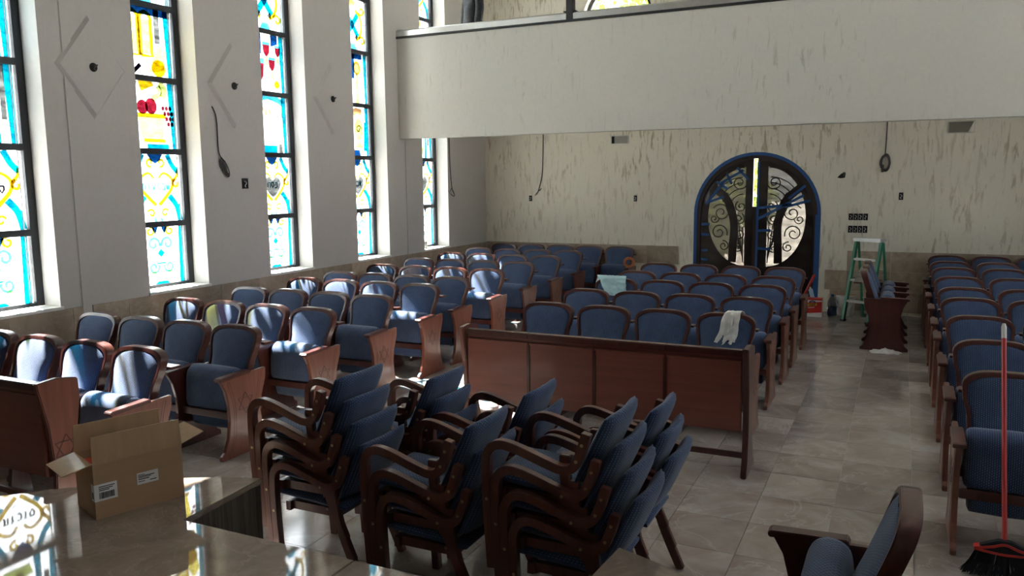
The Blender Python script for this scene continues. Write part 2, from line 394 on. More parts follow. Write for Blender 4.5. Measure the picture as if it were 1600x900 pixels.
# diamonds in relief with a round wire hole
for lab, y in (('diamond relief nearest the camera, between the first two windows', 5.34), ('middle diamond relief, between the second and third windows', 7.13), ('diamond relief nearest the balcony on the window wall', 8.91)):
    d = thing('diamond_relief', 'raised plaster ' + lab, 'relief', (XL + .001, y, 3.18), 0, 'diamond reliefs on the window wall')
    hw, hh = .37, .48
    mb = MB(); A_ = [(-hw, 0), (0, -hh), (hw, 0), (0, hh)]; B_ = [(p[0] * .9, p[1] * .9) for p in A_]
    v = [(0, *p) for p in A_] + [(.032, *p) for p in B_]
    mb.add(v, [(4, 5, 6, 7), (3, 2, 1, 0)] + [(i, (i + 1) % 4, (i + 1) % 4 + 4, i + 4) for i in range(4)])
    mb.build('plaster_diamond', PL_SIDE, d)
    MB().tube([(.031, 0, 0), (.036, 0, 0)], .042, 14).build('wire_hole', BOXK, d)
    MB().tube(cat([(.045, 0, .01), (.075, .015, .02), (.07, -.02, -.015), (.055, .01, -.03)], 5), .005, 6).build('wire_end', WIRE, d)

# ------------------------------------------------------------------ stained glass windows
def spiral(cx, cy, r, turns=1.2, a0=0, sg=1, n=16):
    return [(cx + r * (1 - .8 * i / n) * math.cos(R(a0) + sg * turns * 2 * math.pi * i / n), cy + r * (1 - .8 * i / n) * math.sin(R(a0) + sg * turns * 2 * math.pi * i / n)) for i in range(n + 1)]
def el(cx, cy, rx, ry, n=16): return [(cx + rx * math.cos(2 * math.pi * i / n), cy + ry * math.sin(2 * math.pi * i / n)) for i in range(n)]
LET = {'samekh': [[(0, 1), (1, 1)], [(.9, 1), (.95, .5), (.5, 0), (.1, .5), (.1, 1)]], 'vav': [[(.1, 1), (.5, 1), (.5, 0)]],
       'kaf': [[(0, 1), (.7, 1), (.9, .8), (.9, .2), (.7, 0), (0, 0)]], 'tav': [[(0, 1), (.85, 1), (.9, 0)], [(.3, 1), (.28, .1), (0, 0)]],
       'pe': [[(.1, .5), (.4, .5), (.3, 1), (.75, 1), (.9, .8), (.9, .2), (.7, 0), (0, 0)]], 'het': [[(.1, 0), (.1, 1), (.9, 1), (.9, 0)]],
       'shin': [[(0, 1), (.15, .1), (.6, 0), (1, 1)], [(.5, 1), (.35, .1)]], 'bet': [[(0, 1), (.8, 1), (.8, 0)], [(0, 0), (1, 0)]], 'ayin': [[(0, 1), (.5, .2)], [(.9, 1), (.6, .2), (0, 0)]]}
def word(letters, cx, cy, h, col):
    out = []; x = cx - len(letters) * h * .5
    for l in letters:
        for st in LET[l]: out.append((col, 'r', [(x + p[0] * h * .8, cy + p[1] * h) for p in st], h * .2))
        x += h
    return out
def sym(items):   # also the left-right mirror image
    return items + [(c, k, [(-p[0], p[1]) for p in pts], *r) for c, k, pts, *r in items]
def sec_base(h):
    o = sym([('cyan', 'p', [(.235, 0), (.31, 0), (.31, h), (.25, h)]), ('gold', 'r', spiral(.13, h * .93, .06, 1.1, 90, 1), .018), ('blue', 'p', [(.02, h), (.1, h), (.06, h * .86)]),
             ('aqua', 'r', spiral(.09, h * .7, .08, 1.2, 200, -1), .02), ('aqua', 'r', spiral(.1, h * .3, .07, 1.2, 160, 1), .018), ('pale', 'r', spiral(.11, h * .12, .06, 1.2, 120, -1), .018)])
    return o + [('cyan', 'p', [(0, h * .62), (.05, h * .54), (0, h * .46), (-.05, h * .54)]), ('cyan', 'p', [(-.09, h * .38), (.09, h * .38), (.05, h * .35), (-.05, h * .35)]), ('cyan', 'p', [(-.1, 0), (.1, 0), (.06, h * .05), (-.06, h * .05)])]
def sec_heart(h, txt, tcol, grey):
    o = sym([('cyan', 'r', cat([(.29, -.0), (.25, h * .22), (.16, h * .38)], 5), .045), ('cyan', 'r', cat([(.16, h), (.22, h * .84), (.29, h * .74)], 4), .04),
             ('gold', 'r', cat([(.02, h * .24), (.1, h * .34), (.2, h * .5), (.2, h * .64), (.1, h * .72), (.03, h * .64)], 5), lambda t: .03 - .014 * t),
             ('gold', 'r', spiral(.07, h * .88, .05, 1.0, 250, 1), .018), ('gold', 'r', spiral(.26, h * .56, .05, .9, 100, 1), .02), ('gold', 'r', cat([(.22, h * .6), (.27, h * .68), (.28, h * .78)], 4), lambda t: .03 - .02 * t),
             ('gold', 'r', spiral(.09, h * .12, .05, 1.0, 20, 1), .018), ('aqua', 'p', [(.02, 0), (.06, 0), (.04, h * .1)])])
    o.append(('blue', 'p', [(-.1, h), (.1, h), (.05, h * .9), (0, h * .86), (-.05, h * .9)]))
    heart = cat([(0, h * .3), (.12, h * .45), (.14, h * .58), (.07, h * .66), (0, h * .6), (-.07, h * .66), (-.14, h * .58), (-.12, h * .45)], 4, True)
    o.append(('grey' if grey else 'aqua' if grey is None else 'white', 'p', heart))
    return o + word(txt, 0, h * .47, .062, tcol)
def sec_cross(h):
    o = sym([('gold', 'r', spiral(.22, h * .82, .07, 1, 200, 1), .022), ('gold', 'r', spiral(.22, h * .2, .07, 1, 160, -1), .022), ('cyan', 'p', [(.27, 0), (.31, 0), (.31, h), (.28, h)]), ('gold', 'r', arc(0, h * .5, .22, -70, 70), .03), ('grey', 'p', [(.04, h * .25), (.12, h * .2), (.1, h * .32)])])
    return o + [('cyan', 'r', [(-.13, h * .28), (.13, h * .72)], .055), ('cyan', 'r', [(.13, h * .28), (-.13, h * .72)], .055), ('pale', 'p', el(0, h * .93, .08, .05)), ('aqua', 'p', [(-.1, 0), (.1, 0), (.05, h * .12), (-.05, h * .12)])]
def cup(x, y, s, col='red', stem='green'):
    return [(col, 'p', [(x - s * .45, y + s), (x + s * .45, y + s), (x + s * .38, y + s * .35), (x + s * .12, y), (x - s * .12, y), (x - s * .38, y + s * .35)]), (stem, 'p', [(x - s * .06, y), (x + s * .06, y), (x + s * .3, y - s * .75), (x - s * .3, y - s * .75)]), ('aqua', 'p', [(x - s * .48, y + s * 1.25), (x + s * .48, y + s * 1.25), (x + s * .45, y + s), (x - s * .45, y + s)])]
def edges(h): return sym([('cyan', 'p', [(.25, 0), (.31, 0), (.31, h), (.22, h)])])
def art(k, s, h):
    if s == 0: return sec_base(h)
    if s == 1:
        return sec_heart(h, *[(('tav', 'vav', 'kaf', 'vav', 'samekh'), 'line', False), (('tav', 'vav', 'ayin', 'vav', 'bet', 'shin'), 'aqua', False), (('het', 'samekh', 'pe'), 'cyan', True), (('tav', 'bet', 'shin'), 'cyan', True), (('shin', 'vav', 'het'), 'gold', True)][k % 5])
    if s in (4,): return sec_cross(h)
    if s == 7: return sec_cross(h)
    if s >= 5: return sec_heart(h, (), 'cyan', None)
    o = edges(h)
    if k == 1 and s == 2:     # fruit basket
        o += [('red', 'p', el(-.11, h * .62, .07, .075)), ('red', 'p', el(0, h * .64, .075, .085)), ('white', 'p', el(-.12, h * .62, .035, .035)), ('gold', 'r', [(-.2, h * .5), (.18, h * .5)], .03), ('gold', 'r', [(-.12, h * .12), (.16, h * .12)], .025), ('pale', 'p', [(-.18, h * .48), (.17, h * .48), (.13, h * .14), (-.13, h * .14)]),
              ('green', 'r', cat([(.02, h * .75), (.12, h * .84), (.1, h * .95)], 4), .04), ('green', 'r', cat([(.15, h * .78), (.18, h * .9), (.12, h)], 4), .05), ('gold', 'p', [(-.12, h * .85), (.05, h * .95), (.03, h), (-.15, h)]), ('cyan', 'p', [(-.08, 0), (.2, 0), (.2, h * .07), (-.08, h * .07)]), ('line', 'r', [(-.26, h * .65), (-.18, h)], .025)]
        o += [('red', 'p', el(.2 + .045 * (i % 3) - .05 + .02 * (i // 3), h * .62 - .055 * (i // 3), .022, .026, 8)) for i in range(11)]
    elif k == 1 and s == 3:   # tablets
        for x in (-.17, -.01): o += [('gold', 'r', [(x - .07, h * .3), (x - .07, h * .84)] + arc(x, h * .84, .07, 180, 0, 8) + [(x + .07, h * .3), (x - .07, h * .3)], .028), ('pale', 'p', [(x - .05, h * .33), (x + .05, h * .33), (x + .05, h * .84), (x - .05, h * .84)])]
        o += [('pale', 'p', [(.0, h * .05), (.2, h * .1), (.24, h * .4), (.14, h * .5)]), ('gold', 'p', el(.13, h * .13, .09, .09)), ('line', 'r', [(-.22, 0), (-.1, h * .16)], .03), ('blue', 'p', [(-.31, h * .9), (.31, h * .9), (.31, h), (-.31, h)]), ('grey', 'p', [(.1, h * .5), (.17, h * .5), (.17, h), (.1, h)])]
    elif k == 2 and s == 3:   # wine cups
        o += cup(.0, h * .62, .14) + cup(.09, h * .38, .13) + cup(-.16, h * .14, .24, 'red', 'white') + cup(.2, h * .64, .11) + [('blue', 'p', [(-.2, h * .65), (-.09, h * .65), (-.09, h), (-.2, h)]), ('blue', 'p', [(.08, h * .8), (.2, h * .86), (.2, h), (.08, h)]), ('gold', 'p', el(.16, h * .14, .05, .05))]
    elif k == 2 and s == 2:   # white cloth, flower
        o += [('cyan', 'p', [(-.16, 0), (.12, 0), (.12, h * .13), (-.16, h * .13)]), ('violet', 'p', [(.12, h * .62), (.24, h * .64), (.22, h * .8), (.13, h * .78)]), ('grey', 'p', [(-.28, 0), (-.19, 0), (-.2, h * .16), (-.27, h * .16)]), ('grey', 'p', [(.15, 0), (.22, 0), (.21, h * .16), (.15, h * .16)]), ('aqua', 'r', cat([(-.2, h * .93), (0, h), (.25, h * .9)], 4), .05)]
        for a in range(-60, 61, 30): o.append(('gold', 'p', [(-.06, h * .9), (-.06 + .16 * math.sin(R(a)) - .015, h * .9 - .16 * math.cos(R(a))), (-.06 + .16 * math.sin(R(a)) + .02, h * .9 - .16 * math.cos(R(a)))]))
    elif k == 3 and s == 3:   # candlesticks
        for x in (-.13, .07): o += [('green', 'p', [(x - .05, 0), (x + .05, 0), (x + .025, h * .2), (x + .035, h * .45), (x + .02, h * .6), (x - .02, h * .6), (x - .035, h * .45), (x - .025, h * .2)]), ('tan', 'p', el(x, h * .72, .07, .08)), ('gold', 'r', el(x, h * .72, .075, .085) + [(x + .075, h * .72)], .02)]
        o += [('blue', 'p', [(-.06, h * .5), (.01, h * .5), (.02, h), (-.1, h)]), ('blue', 'p', [(-.25, h * .9), (.2, h * .9), (.2, h), (-.25, h)])]
    elif k == 3 and s == 2:   # hand with cup
        o += [('tan', 'p', cat([(-.26, h * .2), (-.1, h * .3), (-.06, h * .6), (-.08, h * .85), (-.2, h * .8), (-.24, h * .5)], 4, True)), ('tan', 'r', cat([(-.12, h * .8), (.0, h * .92), (.15, h * .9)], 4), .06), ('cyan', 'p', [(.18, h * .1), (.25, h * .1), (.24, h * .7), (.2, h * .7)]), ('blue', 'p', [(-.15, 0), (.1, 0), (.08, h * .12), (-.12, h * .12)])] + [('green', 'p', el(.07, h * .55, .1, .16)), ('green', 'p', [(.05, h * .3), (.09, h * .3), (.18, h * .16), (-.02, h * .16)]), ('gold', 'r', spiral(.07, h * .55, .06, 1.2), .015)]
    elif s == 2:              # palm and citron (first window) / scrolls elsewhere
        o += [('green', 'p', el(-.08, h * .42, .07, .1)), ('gold', 'p', el(-.06, h * .3, .06, .085)), ('tan', 'p', el(.08, h * .6, .05, .09)), ('cyan', 'p', [(.09, 0), (.16, 0), (.15, h * .85), (.12, h * .92)]), ('grey', 'p', [(.18, h * .3), (.23, h * .3), (.23, h), (.18, h)]), ('green', 'p', [(-.2, h * .1), (.05, h * .1), (.08, h * .25), (-.16, h * .28)]), ('tan', 'r', cat([(-.05, h * .5), (.02, h * .75), (-.08, h * .98)], 4), .03)]
    else:
        o += [('cyan', 'r', cat([(-.02, 0), (.06, h * .4), (.02, h)], 5), .06), ('blue', 'p', [(-.05, h * .8), (.18, h * .8), (.15, h), (-.05, h)]), ('aqua', 'r', cat([(.2, 0), (.16, h * .5), (.22, h)], 4), .04)] + sym([('gold', 'r', spiral(.14, h * .5, .08, 1.1, 30), .02)])
    return o
MZ = [1.66, 2.43, 3.18, 3.93, 4.68, 5.43, 6.18]
def window(name, x, y0, k, plain_glass, sg, label):
    root = struct_root(name, label=label); xa, xb = (x - .30, x - .22) if sg > 0 else (x + .22, x + .30)
    fr = [(y0, y0 + .055), (y0 + WW - .075, y0 + WW)]
    for a, b in fr: MB().box(xa, xb, a, b, WZ0, WZ1).build('jamb_bar', FRAME, root, bevel=.004)
    for a, b in ((WZ0, WZ0 + .035), (WZ1 - .05, WZ1)): MB().box(xa, xb, fr[0][1], fr[1][0], a, b).build('end_bar', FRAME, root)
    for z in MZ: MB().box(xa - .005 * 0, xb + .012 * sg if sg > 0 else xb, fr[0][1], fr[1][0], z - .03, z + .03).build('mullion', FRAME, root, bevel=.004)
    (MB().box(x - .21, x + .025, y0 - .02, y0 + WW + .02, WZ0 - .03, WZ0 - .001) if sg > 0 else MB().box(x - .025, x + .21, y0 - .02, y0 + WW + .02, WZ0 - .03, WZ0 - .001)).build('window_sill', SILL, root, bevel=.004)
    zs = [WZ0 + .035] + [v for z in MZ for v in (z - .03, z + .03)] + [WZ1 - .05]
    xm = (xa + xb) / 2; cy = y0 + .055 + .33
    for s, (a, b) in enumerate(zip(zs[::2], zs[1::2])):
        pane = MB().box(xm - .003, xm + .003, fr[0][1], fr[1][0], a, b).build('pane', FROST if plain_glass else G['white'], root)
        if plain_glass: continue
        MB().box(xm + .004, xm + .018, y0 + WW - .125, y0 + WW - .113, a, b).build('lead_came', METAL, root)
        xo = xm + .006
        for c, kind, pts, *r in art(k, s, b - a):
            q = [(cy + p[0], a + min(max(p[1], 0), b - a)) for p in pts]
            mb = MB()
            if kind == 'p': mb.prism(q, xo, xo + .0012, 'x')
            else: mb.strip(q, (lambda t, w_=r[0]: 1.5 * w_(t)) if callable(r[0]) else 1.5 * r[0], xo, xo + .0012, 'x')
            mb.build('glass_piece', G[c], pane); xo += .0002
names = ['stained glass window at the left edge with cyan arches', 'stained glass window with golden tablets and a fruit basket', 'stained glass window with red wine cups', 'stained glass window with candlesticks and a raised cup', 'stained glass window in the corner beside and above the balcony']
for i, y in enumerate(WY): window('window_%d' % (i + 1), XL, y, i, False, 1, names[i])
for i, y in enumerate(WY): window('window_%d' % (i + 7), XR, y, 0, True, -1, 'plain frosted window in the right wall')
for sx, x in ((1, XL - .33), (-1, XR + .33)):
    for y in WY:
        ld = bpy.data.lights.new('daylight_portal', 'AREA'); ld.shape = 'RECTANGLE'; ld.size = WZ1 - WZ0; ld.size_y = WW; ld.cycles.is_portal = True
        lo = bpy.data.objects.new('daylight_portal', ld); COL.objects.link(lo); lo.location = (x, y + WW / 2, (WZ0 + WZ1) / 2); lo.rotation_euler = (0, R(-90 * sx), 0)

# arched window above the balcony
aw = struct_root('window_6', label='arched window above the balcony looking out at leaves')
pts = [(AWX - AWR + .03, 4.0), (AWX - AWR + .03, 4.75)] + arc(AWX, 4.75, AWR - .03, 180, 0, 20, .57) + [(AWX + AWR - .03, 4.0)]
MB().strip(pts, .06, YB + .12, YB + .2, 'y').box(AWX - AWR, AWX + AWR, YB + .12, YB + .2, 4.0, 4.06).build('window_frame', FRAME, aw)
MB().box(AWX - AWR + .05, AWX + AWR - .05, YB + .15, YB + .156, 4.06, 4.75).prism([(AWX - AWR + .05, 4.75)] + arc(AWX, 4.75, AWR - .05, 180, 0, 20, .55)[1:], YB + .15, YB + .156, 'y').build('pane', mat_clear('clear_pane', (.85, .88, .88), .05), aw)

# outside ground and greenery
g = MB().box(-80, 80, -80, 80, -.5, -.3).build('ground_outside', CONC); g['kind'] = 'structure'
def tree(loc, r, h, label, seed):
    rnd = random.Random(seed); t = thing('leafy_tree', label, 'tree', loc)
    MB().tube([(0, 0, -.3), (.05, 0, h * .5), (0, .1, h * .8)], [.12, .09, .05], 8).build('trunk', BARK, t)
    mb = MB()
    for _ in range(2600):
        while True:
            p = Vector((rnd.uniform(-1, 1), rnd.uniform(-1, 1), rnd.uniform(-1, 1)))
            if p.length < 1 and noise.noise(p * 2.3 + Vector((seed, 0, 0))) > -.12: break
        c = Vector((p.x * r, p.y * r, h + p.z * r * 1.1)); a = Vector((rnd.gauss(0, 1), rnd.gauss(0, 1), rnd.gauss(0, 1))).normalized(); b = a.orthogonal().normalized() * .05; a *= .09
        mb.add([c - a, c + b, c + a, c - b], [(0, 1, 2, 3)])
    mb.build('foliage', LEAF, t, kind='stuff')
tree((-6.6, 20.5, 0), 2.0, 5.6, 'leafy tree outside the arched balcony window', 3)
tree((-3.6, 18.0, 0), 1.2, 1.7, 'yellow green shrub outside the gap of the arched door', 5)
# ------------------------------------------------------------------ arched double door
door = struct_root('door_1', (DX, YB, 0), 'arched dark double door with iron scrolls, masked with blue tape')
SP = 1.5
def archpath(r, z0=0.0): return [(-r, z0), (-r, .8), (-r, SP)] + arc(0, SP, r, 180, 0, 30)[1:-1] + [(r, SP), (r, .8), (r, z0)]
MB().strip(archpath(.925), .09, .015, .16, 'y').build('door_frame', DOORW, door, 40)
MB().strip(archpath(.955), .05, -.006, -.002, 'y').build('masking_tape', TAPE, door)
MB().box(.90, .93, .006, .012, .0, 1.5).build('masking_tape', TAPE, door)
def leaf(sg):
    xa, xb = (.055 if sg < 0 else .012, .895); root = MB(); y0, y1 = .05, .10
    cx, rx, cz, rz = .17, .60, 1.45, .80
    top = lambda x: SP + math.sqrt(max(.0, .905 ** 2 - x * x))
    xs = [xa, cx] + [cx + rx * (1 - math.cos(math.pi * i / 18)) / 2 for i in range(1, 19)] + [.80, .83, .855, .875, .888, xb]
    for a, b in zip(xs, xs[1:]):
        def hz(x): 
            t = max(0, 1 - ((x - cx) / rx) ** 2) if x >= cx else 0; return rz * math.sqrt(t)
        if b <= cx or a >= cx + rx: root.prism([(sg * a, .03), (sg * b, .03), (sg * b, top(b)), (sg * a, top(a))], y0, y1, 'y')
        else:
            root.prism([(sg * a, .03), (sg * b, .03), (sg * b, cz - hz(b)), (sg * a, cz - hz(a))], y0, y1, 'y')
            root.prism([(sg * a, cz + hz(a)), (sg * b, cz + hz(b)), (sg * b, top(b)), (sg * a, top(a))], y0, y1, 'y')
    lf = root.build('door_leaf', DOORW, door)
    MB().prism([(sg * (cx + rx * math.cos(R(t))), cz + rz * math.sin(R(t))) for t in range(-90, 91, 9)], .072, .078, 'y').build('glass_pane', DOORG, lf)
    MB().strip([(sg * p[0], p[1]) for p in cat([(.36, .72), (.35, 1.0), (.34, 1.35), (.44, 1.7), (.66, 1.92)], 6)], .125, .035, .06, 'y').build('curved_rail', DOORW, lf, 40)
    MB().strip([(sg * p[0], p[1]) for p in arc(cx, cz, rx + .01, -88, 88, 26, rz + .01)], .05, .03, .05, 'y').build('moulding', DOORW, lf, 40)
    for k, (u, w, r, t, a, q) in enumerate([(.27, 2.0, .09, 1.5, 200, 1), (.24, 1.62, .075, 1.4, 60, -1), (.27, 1.42, .08, 1.6, 120, 1), (.25, 1.18, .07, 1.5, 10, -1), (.28, .95, .06, 1.4, 90, 1), (.55, 1.52, .12, 1.6, 30, 1), (.58, 1.2, .11, 1.5, 200, -1), (.5, .98, .07, 1.4, 80, 1), (.5, 1.78, .07, 1.4, 300, -1), (.66, 1.42, .06, 1.3, 180, 1)]):
        MB().tube([(sg * p[0], .055, p[1]) for p in spiral(u, w, r * 1.25, t, a, q, 22)], .0105, 5).build('iron_scroll', IRON, lf)
    for k in range(4):
        r = .2 + .09 * k
        MB().tube([(sg * p[0], .058, p[1]) for p in arc(.2, 1.62, r, 20 + 6 * k, 88, 10)], .010, 5).build('iron_bar', IRON, lf)
    for k in range(5):
        MB().tube([(sg * p[0], .058, p[1]) for p in cat([(.19, .72 + .02 * k), (.2 + .03 * k, 1.0 + .05 * k), (.2 + .07 * k, 1.3 + .08 * k)], 5)], .009, 5).build('iron_bar', IRON, lf)
    MB().prism([(sg * .2, .16), (sg * .72, .16), (sg * .72, .48), (sg * .45, .5), (sg * .2, .55)], .035, .05, 'y').build('raised_panel', DOORW, lf, bevel=.012)
    return lf
lf1 = leaf(-1); lf2 = leaf(1)
MB().box(-.065, .03, .04, .11, .03, 1.62).build('astragal', DOORW, door)
def sheet(x0, x1, z0, z1, ztop, name, mat, seed, y=.012):
    rows = []
    for j in range(31):
        z = z0 + (z1 - z0) * j / 30; row = []
        for i in range(21):
            x = x0 + (x1 - x0) * i / 20; zz = min(z, ztop(x)); row.append((x, y + .02 * noise.noise(Vector((x * 2.2 + zz * 2.0, seed, zz * 9))) + .006 * noise.noise(Vector((x * 9, zz * 26, seed))), zz))
        rows.append(row)
    MB().grid(rows).build(name, mat, door, 60)
tp = lambda x: SP + math.sqrt(max(0, .84 ** 2 - x * x))
sheet(-.86, -.05, .05, 2.4, tp, 'plastic_sheet', SHEETD, 3); sheet(.03, .86, .05, 2.4, tp, 'plastic_sheet', SHEET, 8)
def tape(x0, z0, x1, z1, w=.04, y=-.016):
    MB().strip([(x0, z0), ((x0 + x1) / 2, (z0 + z1) / 2), (x1, z1)], w, y, y + .003, 'y').build('tape_strip', TAPE, door)
tape(.034, .3, .032, 2.33, .035)
for a in ((.03, 1.60, .55, 1.66), (.03, 1.42, .72, 1.80), (.45, 1.62, .82, 1.72), (.03, 1.24, .24, 1.25), (.03, .96, .24, .95), (.5, 1.75, .74, 1.95), (-.85, 1.33, -.72, 1.34), (-.85, 1.17, -.73, 1.16), (-.85, .90, -.74, .91), (-.85, .76, -.74, .75), (-.62, 2.02, -.44, 1.9), (-.46, 2.14, -.38, 1.98), (-.72, 1.7, -.5, 1.78), (-.55, 2.0, -.2, 2.2), (-.78, 1.66, -.5, 2.02), (-.3, 2.24, -.12, 2.05)): tape(*a)
# threshold of blue tape end on the wall
# ------------------------------------------------------------------ stage
SZ = .56
curve = [(-2.955, 3.10), (-3.17, 3.02), (-3.34, 2.93), (-3.58, 2.76), (-3.79, 2.57), (-4.0, 2.36), (-4.24, 2.05), (-4.45, 1.6), (-4.6, 1.0), (-4.66, .3), (-4.66, -1.6)]
mir = lambda p: (-3.96 - p[0], p[1])
stage = struct_root('floor_stage', (0, 0, 0), 'raised stage of polished brown marble with projecting curved wings')
slabL = curve + [(-1.952, -1.6), (-1.952, 2.54), (-2.915, 2.54)]
slabR = [mir(p) for p in curve] + [(-1.948, -1.6), (-1.948, 2.54), (-1.045, 2.54)]
for s in (slabL, slabR): MB().prism(s, SZ - .03, SZ, 'z').build('marble_slab', STAGE_T, stage, bevel=.003)
def inset(p, d=.03): c = (-1.98, .8); return (p[0] + (d if p[0] < c[0] else -d), p[1] - d)
cl = [inset(p) for p in curve[1:]] + [inset((mir(p))) for p in curve[:0:-1]] + [(-1.015, 3.07), (-1.015, 2.51), (-2.945, 2.51), (-2.945, 3.07)]
MB().prism(cl, .0, SZ - .03, 'z').build('grooved_cladding', CLAD, stage)
for z, y1 in ((.187, 2.98), (.373, 2.75)): MB().box(-2.93, -1.03, 2.50, y1, 0 if z < .2 else .188, z).build('step', STAGE_T, stage, bevel=.004)

# ------------------------------------------------------------------ theatre seats (face local -y, back top at y=0)
ZT = .95
def lean(z): return -.200 * (ZT - z) / .6
SIDE = [(.36, .245), (.48, .228), (.60, .213), (.70, .218), (.79, .241), (.856, .247)]
prof = [(interp(SIDE, z), z) for z in [.36 + .04183 * i for i in range(13)]]
prof += [(.247 * math.cos(R(t)) ** .57, .856 + .094 * math.sin(R(t)) ** .9) for t in (10, 22, 36, 50, 62, 72, 81, 90)]
prof[-1] = (0, ZT)
inn = [(p[0] * .895, p[1] - .027 * min(1, max(0, (p[1] - .80) / .12))) for p in prof]
def ring(o, i, ya, yb):
    O = [(-x, z) for x, z in o] + [(x, z) for x, z in o[-2::-1]]; I = [(-x, z) for x, z in i] + [(x, z) for x, z in i[-2::-1]]
    v = []
    for (ox, oz), (ix, iz) in zip(O, I): v += [(ox, lean(oz) + ya, oz), (ix, lean(iz) + ya, iz), (ix, lean(iz) + yb, iz), (ox, lean(oz) + yb, oz)]
    f = []
    for k in range(len(O) - 1):
        for q in range(4): f.append((4 * k + q, 4 * k + (q + 1) % 4, 4 * k + 4 + (q + 1) % 4, 4 * k + 4 + q))
    n = len(O) - 1; f += [(3, 2, 1, 0), (4 * n, 4 * n + 1, 4 * n + 2, 4 * n + 3)]
    return MB().add(v, f)
M_FRAME = ring(prof, inn, -.040, .030).mesh('back_frame', WOOD, 50, .004)
rows = []
for (x, z) in inn[:-1] + [(.03, inn[-1][1] - .001)]:
    top = max(0, 1 - ((z - .36) / (inn[-1][1] - .36)) ** 6); row = []
    for i in range(11):
        t = -1 + .2 * i; b = (1 - abs(t) ** 4) * (.35 + .65 * top); lum = .016 * math.exp(-((z - .52) / .12) ** 2)
        row.append((x * t * 1.0, lean(z) - .030 - (.032 + lum) * b, z))
    rows.append(row)
M_CUSH = MB().grid(rows).mesh('back_cushion', FABRIC, 60)
O = [(-x, z) for x, z in prof] + [(x, z) for x, z in prof[-2::-1]]
mb = MB(); n_ = len(O); mb.add([(x * .97, lean(z) + .012, z - .004) for x, z in O] + [(x * .97, lean(z) + .026, z - .004) for x, z in O], [tuple(range(n_)), tuple(range(2 * n_ - 1, n_ - 1, -1))] + [(i, (i + 1) % n_, (i + 1) % n_ + n_, i + n_) for i in range(n_)])
M_SHELL = mb.mesh('back_shell', WOOD, 40)
sp = [(-.372, .345), (-.385, .42), (-.375, .54), (-.362, .615), (-.335, .655), (-.29, .672), (-.24, .662), (-.205, .63), (-.19, .56), (-.185, .45), (-.20, .37), (-.26, .345)]
sp = cat(sp, 3, True); cy_ = sum(p[0] for p in sp) / len(sp); cz_ = sum(p[1] for p in sp) / len(sp)
secs = []
for x, k in ((-.232, .72), (-.226, .88), (-.21, .97), (-.18, 1), (0, 1.015), (.18, 1), (.21, .97), (.226, .88), (.232, .72)):
    secs.append([(x, cy_ + (p[0] - cy_) * k, cz_ + (p[1] - cz_) * (k if p[1] > cz_ else (1 + k) / 2)) for p in sp])
M_SEAT = MB().loft(secs).mesh('seat_cushion', FABRIC, 70)
pan = cat([(-.19, .16), (-.34, .19), (-.365, .25), (-.36, .32), (-.20, .33), (-.14, .26)], 3, True)
M_PAN = MB().loft([[(x, -.25 + (p[0] + .25) * k, .25 + (p[1] - .25) * k) for p in pan] for x, k in ((-.20, .7), (-.19, .92), (0, 1), (.19, .92), (.20, .7))]).mesh('under_pan', FABRIC, 60)
M_RAIL = MB().box(-.253, .253, -.395, -.372, .285, .342).mesh('seat_rail', WOOD, None, .004)
M_LEDGE = MB().box(-.262, .262, .005, .095, .800, .818).mesh('book_ledge', WOOD, None, .003)
MB_ = [(-.535, 0), (-.535, .035), (-.50, .06), (-.452, .16), (-.432, .29), (-.438, .42), (-.468, .54), (-.505, .605), (-.505, .618), (-.03, .632), (-.035, .55), (-.085, .42), (-.105, .30), (-.09, .17), (-.045, .06), (-.005, .035), (-.005, 0)]
M_PANEL = MB().prism(MB_, -.016, .016, 'x').mesh('side_panel', WOOD, None, .004)
M_PANELR = MB().prism(MB_, -.016, .016, 'x').mesh('side_panel', PANELW, None, .004)
M_CAP = MB().prism([(-.525, .612), (-.53, .634), (-.515, .642), (-.22, .652), (-.21, .627)], -.034, .034, 'x').mesh('arm_cap', WOOD, None, .004)
def star_mesh(x, cy, cz, r):
    mb = MB()
    for a0 in (90, 270):
        t = [(cy + r * math.cos(R(a0 + 120 * k)), cz + r * math.sin(R(a0 + 120 * k))) for k in range(4)]
        for p, q in zip(t, t[1:]): mb.strip([p, q], .007, x - .0008, x + .0008, 'x')
    return mb
M_STAR = {s: star_mesh(s * .0165, -.265, .40, .085).mesh('star_emblem', WOOD) for s in (-1, 1)}
def groove_mesh(s):
    mb = MB()
    for dy in (.03, .05):
        mb.strip(cat([(-.475 + dy, .60), (-.425 + dy, .42), (-.42 + dy, .29), (-.44 + dy, .14), (-.48 + dy, .05)], 4), .003, s * .0155, s * .0168, 'x')
        mb.strip(cat([(-.05 - dy, .61), (-.10 - dy, .42), (-.12 - dy, .30), (-.10 - dy, .16), (-.06 - dy, .05)], 4), .003, s * .0155, s * .0168, 'x')
    return mb.mesh('groove_lines', WOOD)
M_GROOVE = {s: groove_mesh(s) for s in (-1, 1)}
PITCH = .545; PX = PITCH / 2
def seat(loc, rz, label, group, left=True, right=False, star=0, ledge=True):
    t = thing('theatre_seat', label, 'seat', loc, rz, group)
    for me, nm in ((M_FRAME, 'back_frame'), (M_CUSH, 'back_cushion'), (M_SHELL, 'back_shell'), (M_SEAT, 'seat_cushion'), (M_PAN, 'under_pan'), (M_RAIL, 'seat_rail'), (M_LEDGE, 'book_ledge')):
        if ledge or nm != 'book_ledge': put(me, nm, t)
    for flag, x, s in ((left, -PX, -1), (right, PX, 1)):
        if not flag: continue
        st = star == s
        p = put(M_PANELR if st else M_PANEL, 'side_panel', t, (x, 0, 0)); put(M_CAP, 'arm_cap', p)
        if st: put(M_STAR[s], 'star_emblem', p, label='carved six-pointed star'); put(M_GROOVE[s], 'groove_lines', p)
    return t
